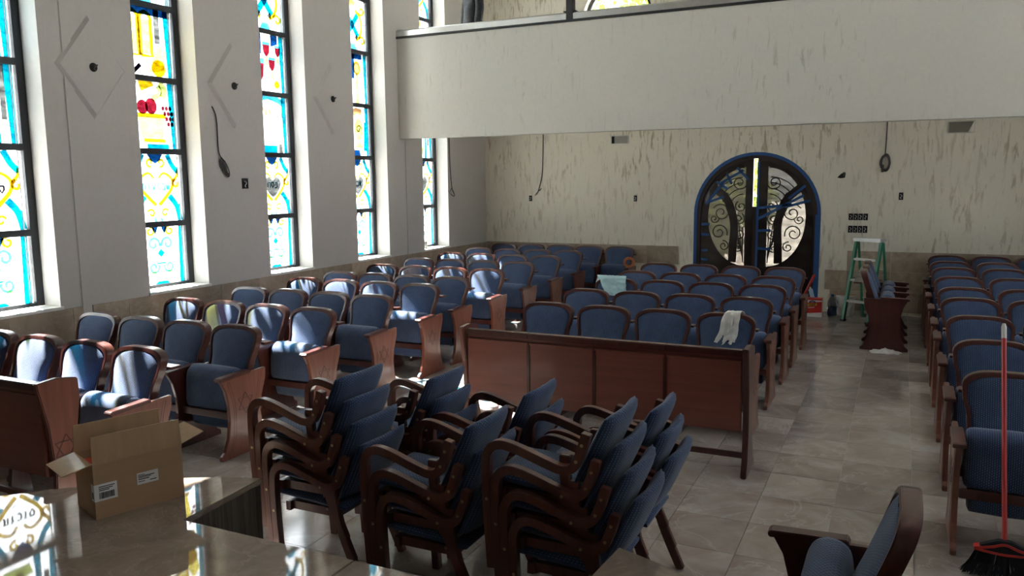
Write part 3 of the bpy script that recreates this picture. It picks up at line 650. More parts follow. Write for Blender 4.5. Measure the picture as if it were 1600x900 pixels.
ORD = ['first', 'second', 'third', 'fourth', 'fifth', 'sixth', 'seventh', 'eighth', 'ninth', 'tenth', 'eleventh']
LX = [-6.45, -5.91, -5.365, -4.82]; LY = [3.95, 4.88, 5.84, 6.76, 7.67, 8.36, 9.30, 10.25, 11.22, 12.16, 13.14]
for r_, y in enumerate(LY):
    xs = LX + ([LX[-1] + PITCH] if r_ == 10 else [])
    for c, x in enumerate(xs):
        last = c == len(xs) - 1
        if r_ == 10: lab = 'blue wood-framed seat against the back wall, window-side block, ' + ['in the corner', 'second from the corner', 'third from the corner', 'fourth from the corner', 'fifth from the corner'][c]
        else: lab = 'blue wood-framed seat in %s row of window-side block, ' % ORD[r_] + ['nearest the windows', 'second from the windows', 'second from the aisle', 'at the aisle with carved star panel'][c]
        seat((x, y, 0), 0, lab, 'blue seats of the window-side block', True, last, 1 if last else 0)
CX = [-2.935, -2.39, -1.845, -1.30]; CY = [6.92, 7.93, 8.91, 9.72, 10.73]
for r_, y in enumerate(CY):
    for c, x in enumerate(CX):
        lab = 'blue wood-framed seat in %s row of middle block, ' % ORD[r_] + ['far left', 'second from left', 'second from right', 'far right beside the aisle'][c]
        if (r_, c) == (2, 0): lab = 'blue wood-framed seat with a pale teal cloth over its back'
        if (r_, c) == (0, 3): lab = 'blue wood-framed seat with a white cloth over its back'
        seat((x, y, 0), 0, lab, 'blue seats of the middle block', True, c == 3, {0: -1, 3: 1}.get(c, 0))
RX = [.62, 1.165, 1.71]; RY = [5.42, 6.44, 7.54, 8.62, 9.42, 10.40, 11.42, 12.22, 13.14]
for r_, y in enumerate(RY):
    for c, x in enumerate(RX[:2 if r_ < 4 else 3]):
        lab = 'blue wood-framed seat in %s row of right-hand block, ' % ORD[r_] + ['at the aisle', 'second from the aisle', 'third from the aisle'][c]
        seat((x, y, 0), 0, lab, 'blue seats of the right-hand block', True, c == (1 if r_ < 4 else 2), -1 if c == 0 else 0)
for c in range(3):
    seat((-.39, 10.83 + PITCH * c, 0), R(90), 'sideways blue seat in the short row by the ladder, ' + ['nearest', 'middle', 'farthest'][c], 'three sideways seats by the ladder', True, c == 2, 0)
seat((.09, 3.10, 0), R(-90), 'single blue seat turned sideways at the bottom right corner', 'lone seat near the stage', True, True, 0, False)

# front privacy screens of the blocks
def screen(loc, w, n, label, star=0):
    t = thing('front_screen', label, 'screen', loc)
    h = .925
    MB().box(-w / 2 + .05, w / 2 - .05, .035, .055, .33, h - .06).build('backing_board', FRONTW, t)
    pw = (w - .10) / n
    for i in range(n):
        x = -w / 2 + .05 + pw * i
        MB().box(x + .006, x + pw - .006, .018, .036, .335, h - .085).build('veneer_panel', FRONTW, t, bevel=.003)
    for i in range(1, n): MB().box(-w / 2 + .05 + pw * i - .014, -w / 2 + .05 + pw * i + .014, .012, .030, .34, h - .10).build('batten', WOOD, t, bevel=.004)
    for i in range(n): MB().box(-w / 2 + .045 + pw * i + .001, -w / 2 + .045 + pw * (i + 1) + .008, .0, .07, h - .055, h - .01).build('top_rail', WOOD, t, bevel=.006)
    MB().box(-w / 2 + .04, w / 2 - .04, .10, .13, .115, .155).build('foot_rail', WOOD, t, bevel=.004)
    pr = [(.0, 0), (.0, .05), (.03, .12), (.045, .35), (.02, .65), (-.03, .90), (-.035, h + .005), (.10, h + .015), (.235, h - .01), (.24, .80), (.20, .55), (.21, .30), (.28, .10), (.33, .05), (.33, 0)]
    for s in (-1, 1):
        e = MB().prism(pr, s * (w / 2 - .02) - .02, s * (w / 2 - .02) + .02, 'x').build('end_board', PANELW if s == star else WOOD, t, bevel=.006)
        if s == star: star_mesh(s * (w / 2 + .0008), .125, .50, .085).build('star_emblem', WOOD, e)
    for i in range(1, n, 2): MB().prism([(.12, 0), (.12, .05), (.16, .33), (.24, .33), (.28, .05), (.28, 0)], -w / 2 + pw * i, -w / 2 + pw * i + .035, 'x').build('support_leg', WOOD, t)
screen((-2.02, 5.58, 0), 2.26, 4, 'long dark wooden screen in front of the middle block of seats', -1)
screen((-5.66, 3.0, 0), 2.24, 4, 'dark wooden screen with star end panel beside the cardboard carton', 1)

# ------------------------------------------------------------------ stacked armchairs (face local -y)
pa = cat([(-.42, 0), (-.437, .28), (-.442, .48), (-.428, .552), (-.382, .588), (-.30, .582), (-.14, .532), (-.07, .517), (-.02, .535), (.012, .60), (.032, .665), (.038, .69)], 5)
pb = cat([(-.075, .57), (-.07, .44), (-.02, .24), (.085, 0)], 5)
def frame_mesh(x): return MB().strip(pa, .041, x - .021, x + .021, 'x').mesh('arm_frame', BENT, 40, .005)
M_ARM = {s: frame_mesh(s * .235) for s in (-1, 1)}
M_RLEG = {s: MB().strip(pb, lambda t: .05 - .008 * t, s * .196 - .017, s * .196 + .017, 'x').mesh('rear_leg', BENT, 40, .004) for s in (-1, 1)}
M_SCREW = {}
for s in (-1, 1):
    mb = MB()
    for y, z in ((-.436, .33), (-.004, .565), (.022, .64), (-.07, .40)): mb.tube([(s * .255, y, z), (s * .2595, y, z)], .0075, 8)
    M_SCREW[s] = mb.mesh('screws', SCREWM)
def pad(rows_f, rows_b, name):
    mb = MB(); n = len(rows_f[0]); m_ = len(rows_f); mb.grid(rows_f); mb.grid(rows_b); o = n * m_
    per = [i for i in range(n)] + [j * n + n - 1 for j in range(1, m_)] + [(m_ - 1) * n + i for i in range(n - 2, -1, -1)] + [j * n for j in range(m_ - 2, 0, -1)]
    for a, b in zip(per, per[1:] + per[:1]): mb.f.append((a, b, b + o, a + o))
    return mb.mesh(name, FABRIC, 75)
F, B = [], []
for j in range(11):
    v = (1 - math.cos(math.pi * j / 10)) / 2; z = .44 + .322 * v; rf, rb = [], []
    for i in range(13):
        t = -1 + i / 6; ex = math.sqrt(max(0, 1 - abs(t) ** 8)); ev = math.sqrt(max(0, 1 - abs(2 * v - 1) ** 5))
        w = .210; zz = z - .012 * abs(t) ** 4 * v
        y = -.035 + .145 * v + .03 * (1 - t * t)
        rf.append((w * t, y - .028 * (.1 + .9 * ex * ev), zz)); rb.append((w * t, y + .042 * (.1 + .9 * ex * ev), zz))
    F.append(rf); B.append(rb)
M_BPAD = pad(F, B, 'back_pad')
F, B = [], []
for j in range(11):
    v = j / 10; y = -.445 + .455 * v; rf, rb = [], []
    for i in range(13):
        t = -1 + i / 6; e = (1 - abs(t) ** 6) * (1 - abs(2 * v - 1) ** 6); z = .425 - .03 * v
        rf.append((.206 * t, y, z + .030 * (.15 + .85 * e))); rb.append((.206 * t, y, z - .040 * (.3 + .7 * e)))
    F.append(rf); B.append(rb)
M_SPAD = pad(F, B, 'seat_pad')
M_APRON = MB().box(-.21, .21, -.39, -.36, .325, .375).box(-.21, .21, -.09, -.06, .325, .375).box(-.19, -.16, -.37, -.07, .33, .375).box(.16, .19, -.37, -.07, .33, .375).mesh('seat_apron', BENT)
def armchair(loc, rz, label, group):
    t = thing('armchair', label, 'chair', loc, rz, group)
    for s in (-1, 1):
        a = put(M_ARM[s], 'arm_frame', t); put(M_SCREW[s], 'screws', a, kind='stuff'); put(M_RLEG[s], 'rear_leg', t)
    put(M_SPAD, 'seat_pad', t); put(M_BPAD, 'back_pad', t); put(M_APRON, 'seat_apron', t); return t
STK = [(-2.56, 3.47, 4, 'left stack of the near row'), (-2.40, 4.03, 3, 'left stack of the far row'), (-1.77, 3.34, 3, 'middle stack of the near row'), (-1.76, 3.95, 3, 'middle stack of the far row'), (-1.065, 3.36, 4, 'right stack of the near row'), (-1.07, 3.92, 3, 'right stack of the far row')]
POS = {4: ['bottom', 'second from bottom', 'second from top', 'top'], 3: ['bottom', 'middle', 'top']}
for x, y, n, lab in STK:
    for k in range(n):
        armchair((x - .044 * k, y, .112 * k), R(-90), 'blue armchair, %s of the %s' % (POS[n][k], lab), 'stacked armchairs in front of the stage')

# ------------------------------------------------------------------ carton on the stage
ct = thing('cardboard_carton', 'open brown cardboard carton with raised flaps on the marble stage', 'box', (-3.28, 2.37, SZ), math.atan2(.39, .14))
l, d, h, t = .41, .26, .262, .004
MB().box(0, l, 0, t, 0, h).box(0, l, d - t, d, 0, h).box(0, t, t, d - t, 0, h).box(l - t, l, t, d - t, 0, h).box(t, l - t, t, d - t, 0, t).build('carton_body', CARD, ct)
def flap(quad, name='flap'):
    q = [Vector(p) for p in quad]; nrm = (q[1] - q[0]).cross(q[3] - q[0]).normalized() * .004
    MB().add(q + [p + nrm for p in q], [(0, 1, 2, 3), (7, 6, 5, 4), (0, 4, 5, 1), (1, 5, 6, 2), (2, 6, 7, 3), (3, 7, 4, 0)]).build(name, CARDIN, ct)
flap([(0, 0, h), (l, 0, h), (l - .004, .012, h + .128), (.004, .012, h + .128)])
flap([(l, d, h), (0, d, h), (.004, d - .004, h + .132), (l - .004, d - .004, h + .132)])
flap([(0, .004, h), (0, d - .004, h), (-.125, d - .01, h - .028), (-.125, .01, h - .028)])
flap([(l, d - .004, h), (l, .004, h), (l + .12, .012, h + .035), (l + .12, d - .012, h + .035)])
MB().box(.0, .10, -.0012, -.0004, .085, .165).box(-.0012, -.0004, -.001, .035, .085, .165).build('shipping_label', LABELW, ct)
mb = MB(); rnd = random.Random(2)
x = .02
while x < .088: w = rnd.choice((.0012, .002, .003)); mb.box(x, x + w, -.0018, -.0012, .095, .125); x += w + rnd.choice((.0012, .002))
for z in (.150, .141, .133): mb.box(.02, .02 + rnd.uniform(.04, .07), -.0018, -.0012, z, z + .004)
for z in (.098, .106, .114, .122): mb.box(-.0018, -.0012, .006, .03, z, z + .005)
mb.build('barcode_print', INK, ct)
MB().box(.19, .29, -.0012, -.0004, .115, .172).build('shipping_label', LABELW, ct)
mb = MB()
for i, z in enumerate((.160, .152, .146, .138, .128)): mb.box(.196, .196 + (.03, .075, .06, .05, .03)[i], -.0018, -.0012, z, z + (.003, .004, .003, .004, .003)[i])
mb.box(.25, .28, -.0018, -.0012, .126, .130).build('address_print', INK, ct)
for i, (x0, x1, m_, lab) in enumerate(((.02, .12, REDB, 'flat red packet inside the open carton'), (.14, .25, plain('blue_card', (.10, .16, .34), .5), 'blue packet inside the open carton'))):
    o = MB().box(x0, x1, .03, .22, .008, .235).build('packet', m_, None, bevel=.004, label=lab, category='packet')
    o.location = ct.location; o.rotation_euler = ct.rotation_euler
    if i == 0: MB().box(x0 + .005, x1 - .005, .04, .10, .235, .2365).build('printed_band', plain('pale_blue_print', (.35, .45, .65), .5), o)

# ------------------------------------------------------------------ broom
br = thing('broom', 'red-handled broom with dark bristles leaning on the right-hand seats', 'broom', (.57, 4.72, 0))
p0, p1 = Vector((0, .0, .16)), Vector((-.012, .60, 1.25))
dv = (p1 - p0).normalized()
MB().tube([p0 + (p1 - p0) * .0, p1 - dv * .09], .0125, 12).build('handle', RED, br, 40)
MB().tube([p1 - dv * .09, p1 - dv * .02, p1], [.0135, .0135, .008], 12).build('grip', BUCKET, br, 40)
MB().prism([(-.13, .135), (-.11, .165), (-.03, .20), (.03, .20), (.11, .165), (.13, .135)], -.022, .022, 'y').build('head_block', BRISTLE, br, bevel=.005)
MB().strip(cat([(-.14, .145), (-.06, .165), (0, .185), (.06, .165), (.14, .145)], 4), .014, -.025, .025, 'y').strip(cat([(-.14, .142), (0, .130), (.14, .142)], 5), .012, -.025, .025, 'y').build('head_band', RED, br)
mb = MB(); rnd = random.Random(4)
for i in range(420):
    x = rnd.uniform(-.125, .125); y = rnd.uniform(-.02, .02); e = Vector((x * 1.55 + rnd.gauss(0, .004), y * 1.8 - .012, .003 + .012 * rnd.random()))
    mb.tube([(x, y, .145), (x * 1.25, y * 1.3, .07), e], .0022, 3, False)
mb.build('bristles', BRISTLE, br, kind='stuff')

# ------------------------------------------------------------------ things by the door
ld = thing('step_ladder', 'green step ladder with paint-spattered top standing by the back wall', 'ladder', (-.40, 12.70, 0), R(-28))
H = 1.2
for s in (-1, 1):
    MB().prism([(-.30, 0), (-.245, 0), (.02, H - .05), (-.035, H - .05)], s * .21 - .0 if s < 0 else .17, -.17 if s < 0 else .21, 'x').build('front_rail', GREEN, ld, bevel=.003)
    MB().prism([(.27, 0), (.235, 0), (.03, H - .06), (.06, H - .06)], s * .19 - .012, s * .19 + .012, 'x').build('rear_rail', GREEN, ld)
    MB().box(s * .19 - .028, s * .19 + .028, -.305, -.235, 0, .03).build('foot', BLACKM, ld)
for k, z in enumerate((.28, .58, .88)):
    y = -.275 + .27 * z / H
    MB().box(-.165, .165, y - .03, y + .05, z, z + .03).build('step', ALU, ld, bevel=.003)
for z in (.3, .75): MB().tube([(-.18, .255 - .21 * z / H, z), (.18, .255 - .21 * z / H, z)], .009, 8).build('rear_bar', ALU, ld)
MB().box(-.215, .215, -.07, .10, H - .05, H).build('top_cap', ALU, ld, bevel=.01)
for s in (-1, 1): MB().tube([(s * .165, -.10, .62), (s * .165, .08, .60)], .006, 6).build('spreader', BLACKM, ld)

sb = thing('printed_carton', 'red and white printed carton on the floor beside the door', 'box', (-1.14, 12.82, 0))
MB().box(-.135, .135, -.08, .08, 0, .275).build('carton_body', LABELW, sb, bevel=.003)
yf = -.0812
MB().prism([(-.135, .045), (.135, .075), (.135, .235), (-.135, .205)], yf - .001, yf, 'y').build('red_print', REDB, sb)
MB().box(-.135, .135, -.083, .083, .255, .276).build('red_edge', REDB, sb)
MB().prism([(-.07, .155), (.065, .175), (.065, .21), (-.07, .195)], yf - .0022, yf - .001, 'y').build('yellow_print', plain('yellow_print', (.55, .38, .03), .5), sb)
MB().prism([(p[0], p[1]) for p in arc(-.0, .215, .05, 0, 180, 10, .035)], yf - .003, yf - .0022, 'y').build('dark_badge', plain('navy_print', (.02, .02, .10), .5), sb)
mb = MB()
def glyphs(mb, word_, x, z, s, sl, y):
    F_ = {'S': [[(1, 1), (0, .8), (1, .3), (0, 0)]], 'O': [[(0, 0), (0, 1), (1, 1), (1, 0), (0, 0)]], 'C': [[(1, 1), (0, 1), (0, 0), (1, 0)]], 'T': [[(0, 1), (1, 1)], [(.5, 1), (.5, 0)]], 'H': [[(0, 0), (0, 1)], [(1, 0), (1, 1)], [(0, .5), (1, .5)]], 'P': [[(0, 0), (0, 1), (1, 1), (1, .5), (0, .5)]]}
    for ch in word_:
        for st in F_[ch]: mb.strip([(x + p[0] * s * .6, z + p[1] * s + sl * (p[0])) for p in st], s * .2, y - .001, y, 'y')
        x += s * .85; z += sl
glyphs(mb, 'SHOP', -.046, .163, .028, .003, yf - .0022); mb.build('lettering', INK, sb)
mb = MB(); glyphs(mb, 'SCOTT', -.026, .222, .013, 0, yf - .003); mb.build('badge_lettering', LABELW, sb)
MB().prism([(-.06, .13), (.03, .142), (.03, .152), (-.06, .14)], yf - .0022, yf - .001, 'y').build('white_print', LABELW, sb)
MB().prism([(-.12, .03), (-.08, .02), (-.065, .08), (-.09, .13), (-.12, .09)], yf - .0022, yf - .001, 'y').build('dark_print', INK, sb)
o = thing('dustpan_handle', 'red handle of a floor tool leaning beside the arched door', 'tool', (-1.30, 12.98, 0))
MB().tube([(-.10, -.02, .012), (.14, .10, .585)], [.016, .024], 10).build('handle', RED, o, 40); MB().tube([(.14, .10, .585), (.148, .105, .605)], [.022, .01], 10).build('end_cap', RED, o)
o = thing('scraper', 'pale blue and white scraper leaning behind the red printed carton', 'tool', (-1.10, 12.98, 0))
MB().box(-.03, .03, .0, .02, .0, .40, Matrix.Rotation(R(-14), 4, 'Y')).build('blade', plain('pale_blue_plastic', (.35, .50, .66), .5), o, bevel=.004)
MB().box(-.012, .012, -.006, .026, .40, .43, Matrix.Rotation(R(-14), 4, 'Y')).build('tip', BUCKET, o)
o = thing('water_jug', 'clear plastic jug half full of blue liquid on the floor', 'jug', (-.88, 12.98, 0))
MB().lathe([(.062, .0), (.068, .01), (.068, .20), (.05, .25), (.02, .285), (.02, .30)], n=20).build('bottle', JUG, o, 40)
MB().lathe([(.060, .004), (.066, .014), (.066, .135), (.0, .136)], n=20).build('liquid', BLUEL, o, 40)
MB().lathe([(.023, .295), (.023, .32), (.02, .324)], n=14).build('cap', BLUEL, o)
MB().strip([(.05, .24), (.075, .22), (.078, .15), (.066, .12)], .014, -.008, .008, 'y').build('handle', JUG, o)
o = thing('white_bucket', 'off-white plastic bucket with a brown tool across it by the ladder', 'bucket', (-.70, 13.10, 0))
MB().lathe([(.11, 0), (.115, .01), (.135, .28), (.142, .28), (.142, .30), (.13, .30), (.11, .02)], n=24).build('pail', BUCKET, o, 40)
MB().tube([(.13 * math.cos(R(a)), -.145, .24 - .12 * math.sin(R(a))) for a in range(0, 181, 15)], .004, 6).build('bail', METAL, o)
MB().box(-.16, .14, -.012, .012, .302, .318).build('stirring_stick', plain('raw_wood', (.42, .25, .13), .7), o)

# ------------------------------------------------------------------ cloths and scraps
def cloth(name, label, path, w, mat, skew=0, seed=1, loc=(0, 0, 0), taper=None):
    rows = []; path = cat(path, 6); n = len(path)
    for j, (y, z) in enumerate(path):
        v = j / (n - 1); row = []; ww = w * (taper(v) if taper else 1)
        for i in range(17):
            t = -1 + i / 8; q = Vector((t * 2 * ww / .2, v * 5, seed)); dz = .034 * noise.noise(q * 1.7) + .012 * noise.noise(q * 4); hang = max(0, v - .35)
            row.append((ww * t / 2 + skew * (v - .3) + .012 * noise.noise(q + Vector((5, 0, 0))), y - abs(dz) * .9 - .012 * hang * (1 + math.sin(t * 9 + seed)), z + dz * .15 - .03 * hang * noise.noise(Vector((t * 1.5, seed, 2)))))
        rows.append(row)
    o = MB().grid(rows).build(name, mat, None, 80, label=label, category='cloth'); o.location = loc
    m_ = o.modifiers.new('thick', 'SOLIDIFY'); m_.thickness = .004; return o
cloth('cleaning_cloth', 'pale teal cloth draped over a seat back in the middle block', [(.075, .88), (.06, .94), (.0, .978), (-.06, .965), (-.09, .90), (-.115, .82), (-.13, .765)], .34, TEALC, .16, 3, (CX[0] - .07, CY[2], 0), lambda v: 1.0 - .55 * max(0, v - .45))
cloth('cleaning_cloth', 'white cloth hanging down a seat back behind the wooden screen', [(.07, .90), (.055, .945), (.0, .975), (-.06, .955), (-.085, .88), (-.11, .78), (-.125, .71)], .15, WHITEC, -.10, 9, (CX[3] + .08, CY[0], 0), lambda v: .55 + .6 * v)
def crumple(name, label, loc, rx, ry, h, mat, seed):
    rows = []
    for j in range(19):
        row = []
        for i in range(23):
            a, b = -1 + i / 11, -1 + j / 9; r = math.hypot(a, b); k = 1 + .25 * noise.noise(Vector((a * 2, b * 2, seed)))
            z = max(0.002, h * (1 - r * r * .85) * (.45 + .9 * abs(noise.noise(Vector((a * 2.6, b * 2.6, seed + 4)))) ) + .3 * h * noise.noise(Vector((a * 6, b * 6, seed))))
            if r > 1: a, b = a / r, b / r; z = .002
            row.append((a * rx * k, b * ry * k, z))
        rows.append(row)
    o = MB().grid(rows).build(name, mat, None, 80, label=label, category='cloth' if 'rag' in name else 'sheeting'); o.location = loc; return o
crumple('floor_rag', 'crumpled white rag on the aisle floor before the sideways seats', (-.10, 10.42, .002), .17, .10, .055, WHITEC, 2)
crumple('plastic_scrap', 'crumpled clear plastic on the aisle floor left of the wooden screen', (-4.02, 7.35, .002), .22, .20, .10, plain('crumpled_plastic', (.45, .44, .42), .35), 6)
o = thing('tape_roll', 'orange tape roll on an arm of the back row, window-side block', 'tape', (-4.0, 12.76, .655), R(20))
MB().strip([(p[0], p[1]) for p in el(0, .068, .075, .068, 20)], .04, -.03, .03, 'y', True).build('roll', ORANGE, o, 40)
MB().strip([(p[0], p[1]) for p in el(0, .068, .052, .046, 20)], .004, -.031, .031, 'y', True).build('core', BARK, o, 40)

# ------------------------------------------------------------------ boxes, vents and loose wires on the walls
def jbox(loc, w, h, n, label, wall='back'):
    o = thing('junction_box', label, 'electrical box', loc, 0 if wall == 'back' else R(90))
    MB().box(-w / 2, w / 2, -.004, 0, 0, h).build('open_box', BOXK, o)
    for i in range(n):
        x = -w / 2 + (i + .5) * w / n
        MB().tube(cat([(x - .012, -.003, h * .75), (x + .012, -.014, h * .55), (x - .01, -.012, h * .3), (x + .006, -.004, h * .15)], 4), .0045, 5).build('wire_end', WIREW, o)
    if n > 1:
        for i in range(1, n): MB().box(-w / 2 + i * w / n - .004, -w / 2 + i * w / n + .004, -.006, -.003, .0, h).build('divider', METAL, o)
jbox((-6.03, YB, 1.70), .055, .10, 1, 'small open junction box left of the hanging wire, back wall')
jbox((-4.08, YB, 1.70), .055, .10, 1, 'small open junction box midway between corner and arched door')
jbox((-.02, YB, 1.73), .06, .11, 1, 'small open junction box below the coiled cable')
jbox((-.59, YB, 1.425), .27, .10, 4, 'upper row of switch boxes above the ladder')
jbox((-.59, YB, 1.235), .27, .105, 4, 'lower row of switch boxes above the ladder')
jbox((XL, 7.25, 2.02), .10, .12, 1, 'open junction box on the window wall below the wire coil', 'left')
o = thing('wall_hole', 'ragged hole with wires in the wall right of the arched door', 'hole', (-.85, YB, 2.10))
MB().prism([(-.06, -.03), (-.01, -.045), (.05, -.035), (.06, .03), (.045, .05), (-.01, .02)], -.003, 0, 'y').build('dark_opening', BOXK, o)
MB().tube(cat([(.02, -.003, 0), (.045, -.02, .02), (.03, -.03, .045), (.05, -.02, .03)], 4), .006, 5).build('wire_end', WIRE, o)
def vent(x0, x1, z0, z1, label, bent):
    o = thing('wall_vent', label, 'vent', (x0, YB, z0)); w, h = x1 - x0, z1 - z0
    for a in ((0, w, 0, .012), (0, w, h - .012, h), (0, .012, .012, h - .012), (w - .012, w, .012, h - .012)): MB().box(a[0], a[1], -.012, 0, a[2], a[3]).build('flange', METAL, o)
    MB().box(.012, w - .012, -.003, 0, .012, h - .012).build('duct_liner', plain('duct_metal', (.30, .29, .25), .35, .5, .8), o)
    if bent: MB().prism([(w * .75, .012), (w - .012, .012), (w - .012, h - .012), (w * .95, h - .012)], -.010, -.004, 'y').build('torn_liner', PL_BACK, o)
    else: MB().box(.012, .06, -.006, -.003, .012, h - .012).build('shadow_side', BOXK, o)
vent(-4.52, -4.21, 2.665, 2.81, 'rectangular duct opening under the balcony left of the door', False)
vent(.54, .88, 2.68, 2.85, 'rectangular duct opening under the balcony at far right', True)
def coil(cx, cz, rx, rz, y, n, seed, ax='y'):
    rnd = random.Random(seed); out = []
    for k in range(n):
        a, b = rx * rnd.uniform(.7, 1), rz * rnd.uniform(.75, 1); dx = rnd.uniform(-.01, .01); dy = rnd.uniform(.012, .045)
        out.append([(cx + dx + a * math.cos(2 * math.pi * i / 20), y - dy, cz + b * math.sin(2 * math.pi * i / 20)) for i in range(21)])
    return out
o = thing('hanging_cable', 'coiled grey cable hanging from the balcony beside the ladder', 'cable')
MB().tube([(-.25, YB - .03, 2.99), (-.255, YB - .03, 2.6), (-.26, YB - .03, 2.41)], .008, 6).build('drop', WIRE, o)
mb = MB()
for c in coil(-.255, 2.28, .075, .13, YB, 7, 1): mb.tube(c, .008, 5, False)
mb.tube([(-.29, YB - .03, 2.25), (-.285, YB - .03, 2.14)], .02, 6).build('coil', WIRE, o)
o = thing('hanging_cable', 'thin cable hanging down the back wall near the corner', 'cable')
MB().tube(cat([(-5.77, YB - .012, 2.99), (-5.78, YB - .012, 2.5), (-5.80, YB - .012, 2.15), (-5.88, YB - .012, 1.86)], 5), .008, 6).build('drop', WIRE, o)
mb = MB()
for e in ((-5.93, 1.80), (-5.90, 1.82), (-5.80, 1.93), (-5.82, 1.90)): mb.tube([(-5.87, YB - .013, 1.88), (e[0], YB - .03, e[1])], .006, 5)
mb.build('frayed_ends', WIRE, o)
o = thing('hanging_cable', 'black cable with a looped bundle on the window wall', 'cable')
MB().tube(cat([(XL + .012, 6.80, 2.93), (XL + .02, 6.845, 2.8), (XL + .02, 6.85, 2.45), (XL + .02, 6.90, 2.36)], 6), .007, 6).build('drop', WIRE, o)
mb = MB()
for k in range(4):
    c, s_ = math.cos(R(62)), math.sin(R(62)); a, b = .115 - .012 * k, .045 - .008 * k
    mb.tube([(XL + .02 + .008 * k, 6.93 + a * math.cos(t) * c * -1 - b * math.sin(t) * s_, 2.26 + a * math.cos(t) * s_ - b * math.sin(t) * c) for t in [2 * math.pi * i / 18 for i in range(19)]], .006, 5, False)
mb.build('loop', WIRE, o)
o = thing('hanging_cable', 'thin looped cable beside the corner window under the balcony', 'cable')
MB().tube(cat([(XL + .015, 12.02, 3.0), (XL + .015, 12.02, 2.4), (XL + .02, 12.06, 1.98), (XL + .03, 12.12, 1.86)], 6), .007, 6).build('drop', WIRE, o)
MB().tube(cat([(XL - .05, 11.98, 1.98), (XL + .04, 11.98, 1.86), (XL + .05, 12.08, 1.82), (XL + .03, 12.12, 1.86), (XL + .05, 12.0, 1.95), (XL + .04, 11.97, 1.90)], 6), .007, 6).build('loop', WIRE, o)
o = thing('sill_lump', 'small grey lump of putty on the corner window sill', 'putty', (XL - .10, 11.36, WZ0))
MB().lathe([(.03, 0), (.035, .03), (.03, .07), (.035, .10), (.015, .13)], n=10).build('lump', plain('putty', (.2, .19, .17), .9), o, 60)

# ------------------------------------------------------------------ person on the balcony
def skin(name, verts, edges, mat, parent, root=0, sub=2):
    bm = bmesh.new(); lay = bm.verts.layers.skin.verify(); vs = []
    for p, r in verts:
        v = bm.verts.new(p); v[lay].radius = r if isinstance(r, tuple) else (r, r); vs.append(v)
    vs[root][lay].use_root = True
    for a, b in edges: bm.edges.new((vs[a], vs[b]))
    me = bpy.data.meshes.new(name); bm.to_mesh(me); bm.free(); me.materials.append(mat)
    o = put(me, name, parent); o.modifiers.new('Skin', 'SKIN').use_smooth_shade = True; s = o.modifiers.new('Sub', 'SUBSURF'); s.levels = s.render_levels = sub; return o
pr = thing('person', 'person in a long black spangled coat standing on the balcony', 'person', (-6.30, 11.75, 3.6), R(-30))   # faces local -y
bv = [((0, 0, .95), (.15, .11)), ((0, 0, 1.15), (.13, .10)), ((0, .01, 1.38), (.16, .10)), ((0, .01, 1.48), .06), ((0, -.01, 1.56), .055), ((0, -.02, 1.64), (.075, .09)), ((0, -.015, 1.73), (.065, .08)),
      ((.17, .01, 1.40), .055), ((.20, .0, 1.14), .042), ((.20, -.05, .90), .034), ((.19, -.07, .83), (.034, .018)), ((-.17, .01, 1.40), .055), ((-.20, .0, 1.14), .042), ((-.20, -.05, .90), .034), ((-.19, -.07, .83), (.034, .018)),
      ((.09, 0, .86), .09), ((.10, -.01, .50), .06), ((.10, .02, .10), .042), ((.10, -.10, .04), (.04, .03)), ((-.09, 0, .86), .09), ((-.10, -.01, .50), .06), ((-.10, .02, .10), .042), ((-.10, -.10, .04), (.04, .03))]
be = [(0, 1), (1, 2), (2, 3), (3, 4), (4, 5), (5, 6), (2, 7), (7, 8), (8, 9), (9, 10), (2, 11), (11, 12), (12, 13), (13, 14), (0, 15), (15, 16), (16, 17), (17, 18), (0, 19), (19, 20), (20, 21), (21, 22)]
for s in (0, 1):
    hand = 10 if s == 0 else 14; sg = 1 if s == 0 else -1; hx = .19 * sg
    for dx, L_ in ((-.026, .055), (-.009, .068), (.009, .064), (.026, .05)):
        n0 = len(bv); bv += [((hx, -.075 + dx, .80), .009), ((hx, -.08 + dx, .80 - L_ * .6), .0085), ((hx - sg * .012, -.085 + dx, .80 - L_), .007)]; be += [(hand, n0), (n0, n0 + 1), (n0 + 1, n0 + 2)]
    n0 = len(bv); bv += [((hx, -.115, .83), .010), ((hx - sg * .005, -.13, .79), .008)]; be += [(hand, n0), (n0, n0 + 1)]
body = skin('body', bv, be, SKIN, pr)
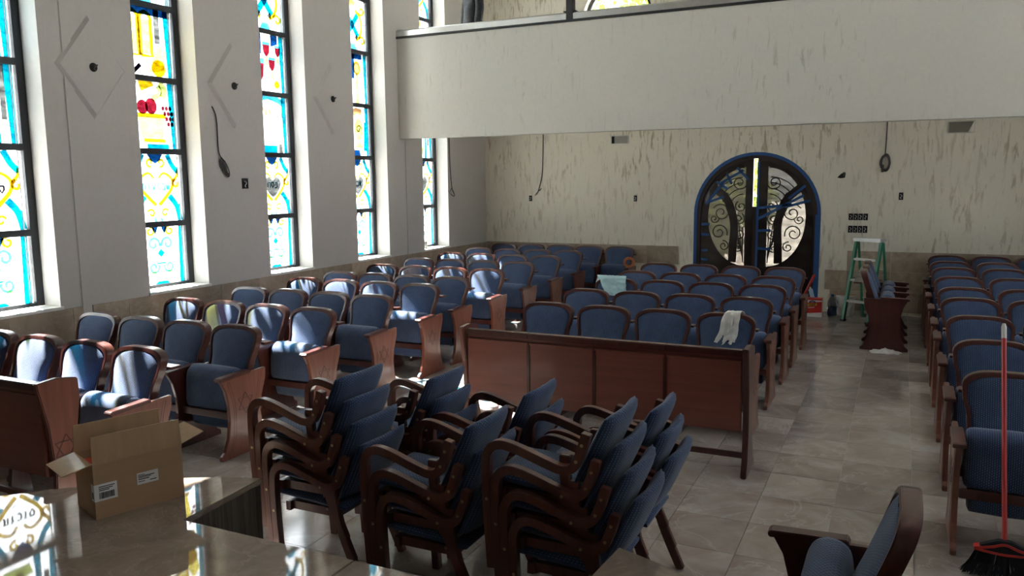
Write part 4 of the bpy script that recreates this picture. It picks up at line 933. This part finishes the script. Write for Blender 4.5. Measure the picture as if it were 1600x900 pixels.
skin('nose', [((0, -.105, 1.655), .010), ((0, -.122, 1.632), .013)], [(0, 1)], SKIN, body, 0, 1)
for s in (-1, 1):
    MB().tube([(s * .032, -.098, 1.665), (s * .032, -.106, 1.665)], .011, 10).build('eye', INK, body)
    skin('ear', [((s * .08, -.005, 1.66), (.012, .02)), ((s * .085, 0, 1.63), (.01, .015))], [(0, 1)], SKIN, body, 0, 1)
MB().strip([(-.028, 1.597), (0, 1.592), (.028, 1.597)], .009, -.104, -.098, 'y').build('mouth', REDB, body)
skin('hair', [((0, .0, 1.74), (.075, .095)), ((0, .045, 1.68), (.085, .07)), ((0, .06, 1.58), (.075, .045)), ((0, .06, 1.46), (.06, .03))], [(0, 1), (1, 2), (2, 3)], HAIR, pr, 0, 2)
m = Mat('black_spangled_fabric'); v_ = m.N('ShaderNodeTexVoronoi', i_Scale=42.0); m.L(m.coord(), v_.inputs['Vector'])
BC = m.set(m.ramp(v_.outputs['Distance'], [(.10, (.16, .16, .16)), (.2, (.010, .011, .014))]), .6, .4)
skin('coat', [((0, 0, .86), (.205, .165)), ((0, 0, .98), (.19, .15)), ((0, 0, 1.15), (.16, .13)), ((0, .01, 1.38), (.18, .12)), ((0, .01, 1.46), .075), ((.18, .01, 1.40), .075), ((.225, .0, 1.14), .072), ((.215, -.045, .91), .064), ((-.18, .01, 1.40), .075), ((-.225, .0, 1.14), .072), ((-.215, -.045, .91), .064)],
     [(0, 1), (1, 2), (2, 3), (3, 4), (3, 5), (5, 6), (6, 7), (3, 8), (8, 9), (9, 10)], BC, pr, 1)
skin('trousers', [((0, 0, .90), (.17, .13)), ((.095, 0, .80), .105), ((.10, -.01, .50), .08), ((.10, .02, .07), .068), ((-.095, 0, .80), .105), ((-.10, -.01, .50), .08), ((-.10, .02, .07), .068)], [(0, 1), (1, 2), (2, 3), (0, 4), (4, 5), (5, 6)], BLACKM, pr)
for s in (-1, 1): skin('shoe', [((s * .10, .04, .045), .05), ((s * .10, -.12, .035), (.045, .035))], [(0, 1)], BLACKM, pr, 0, 1)
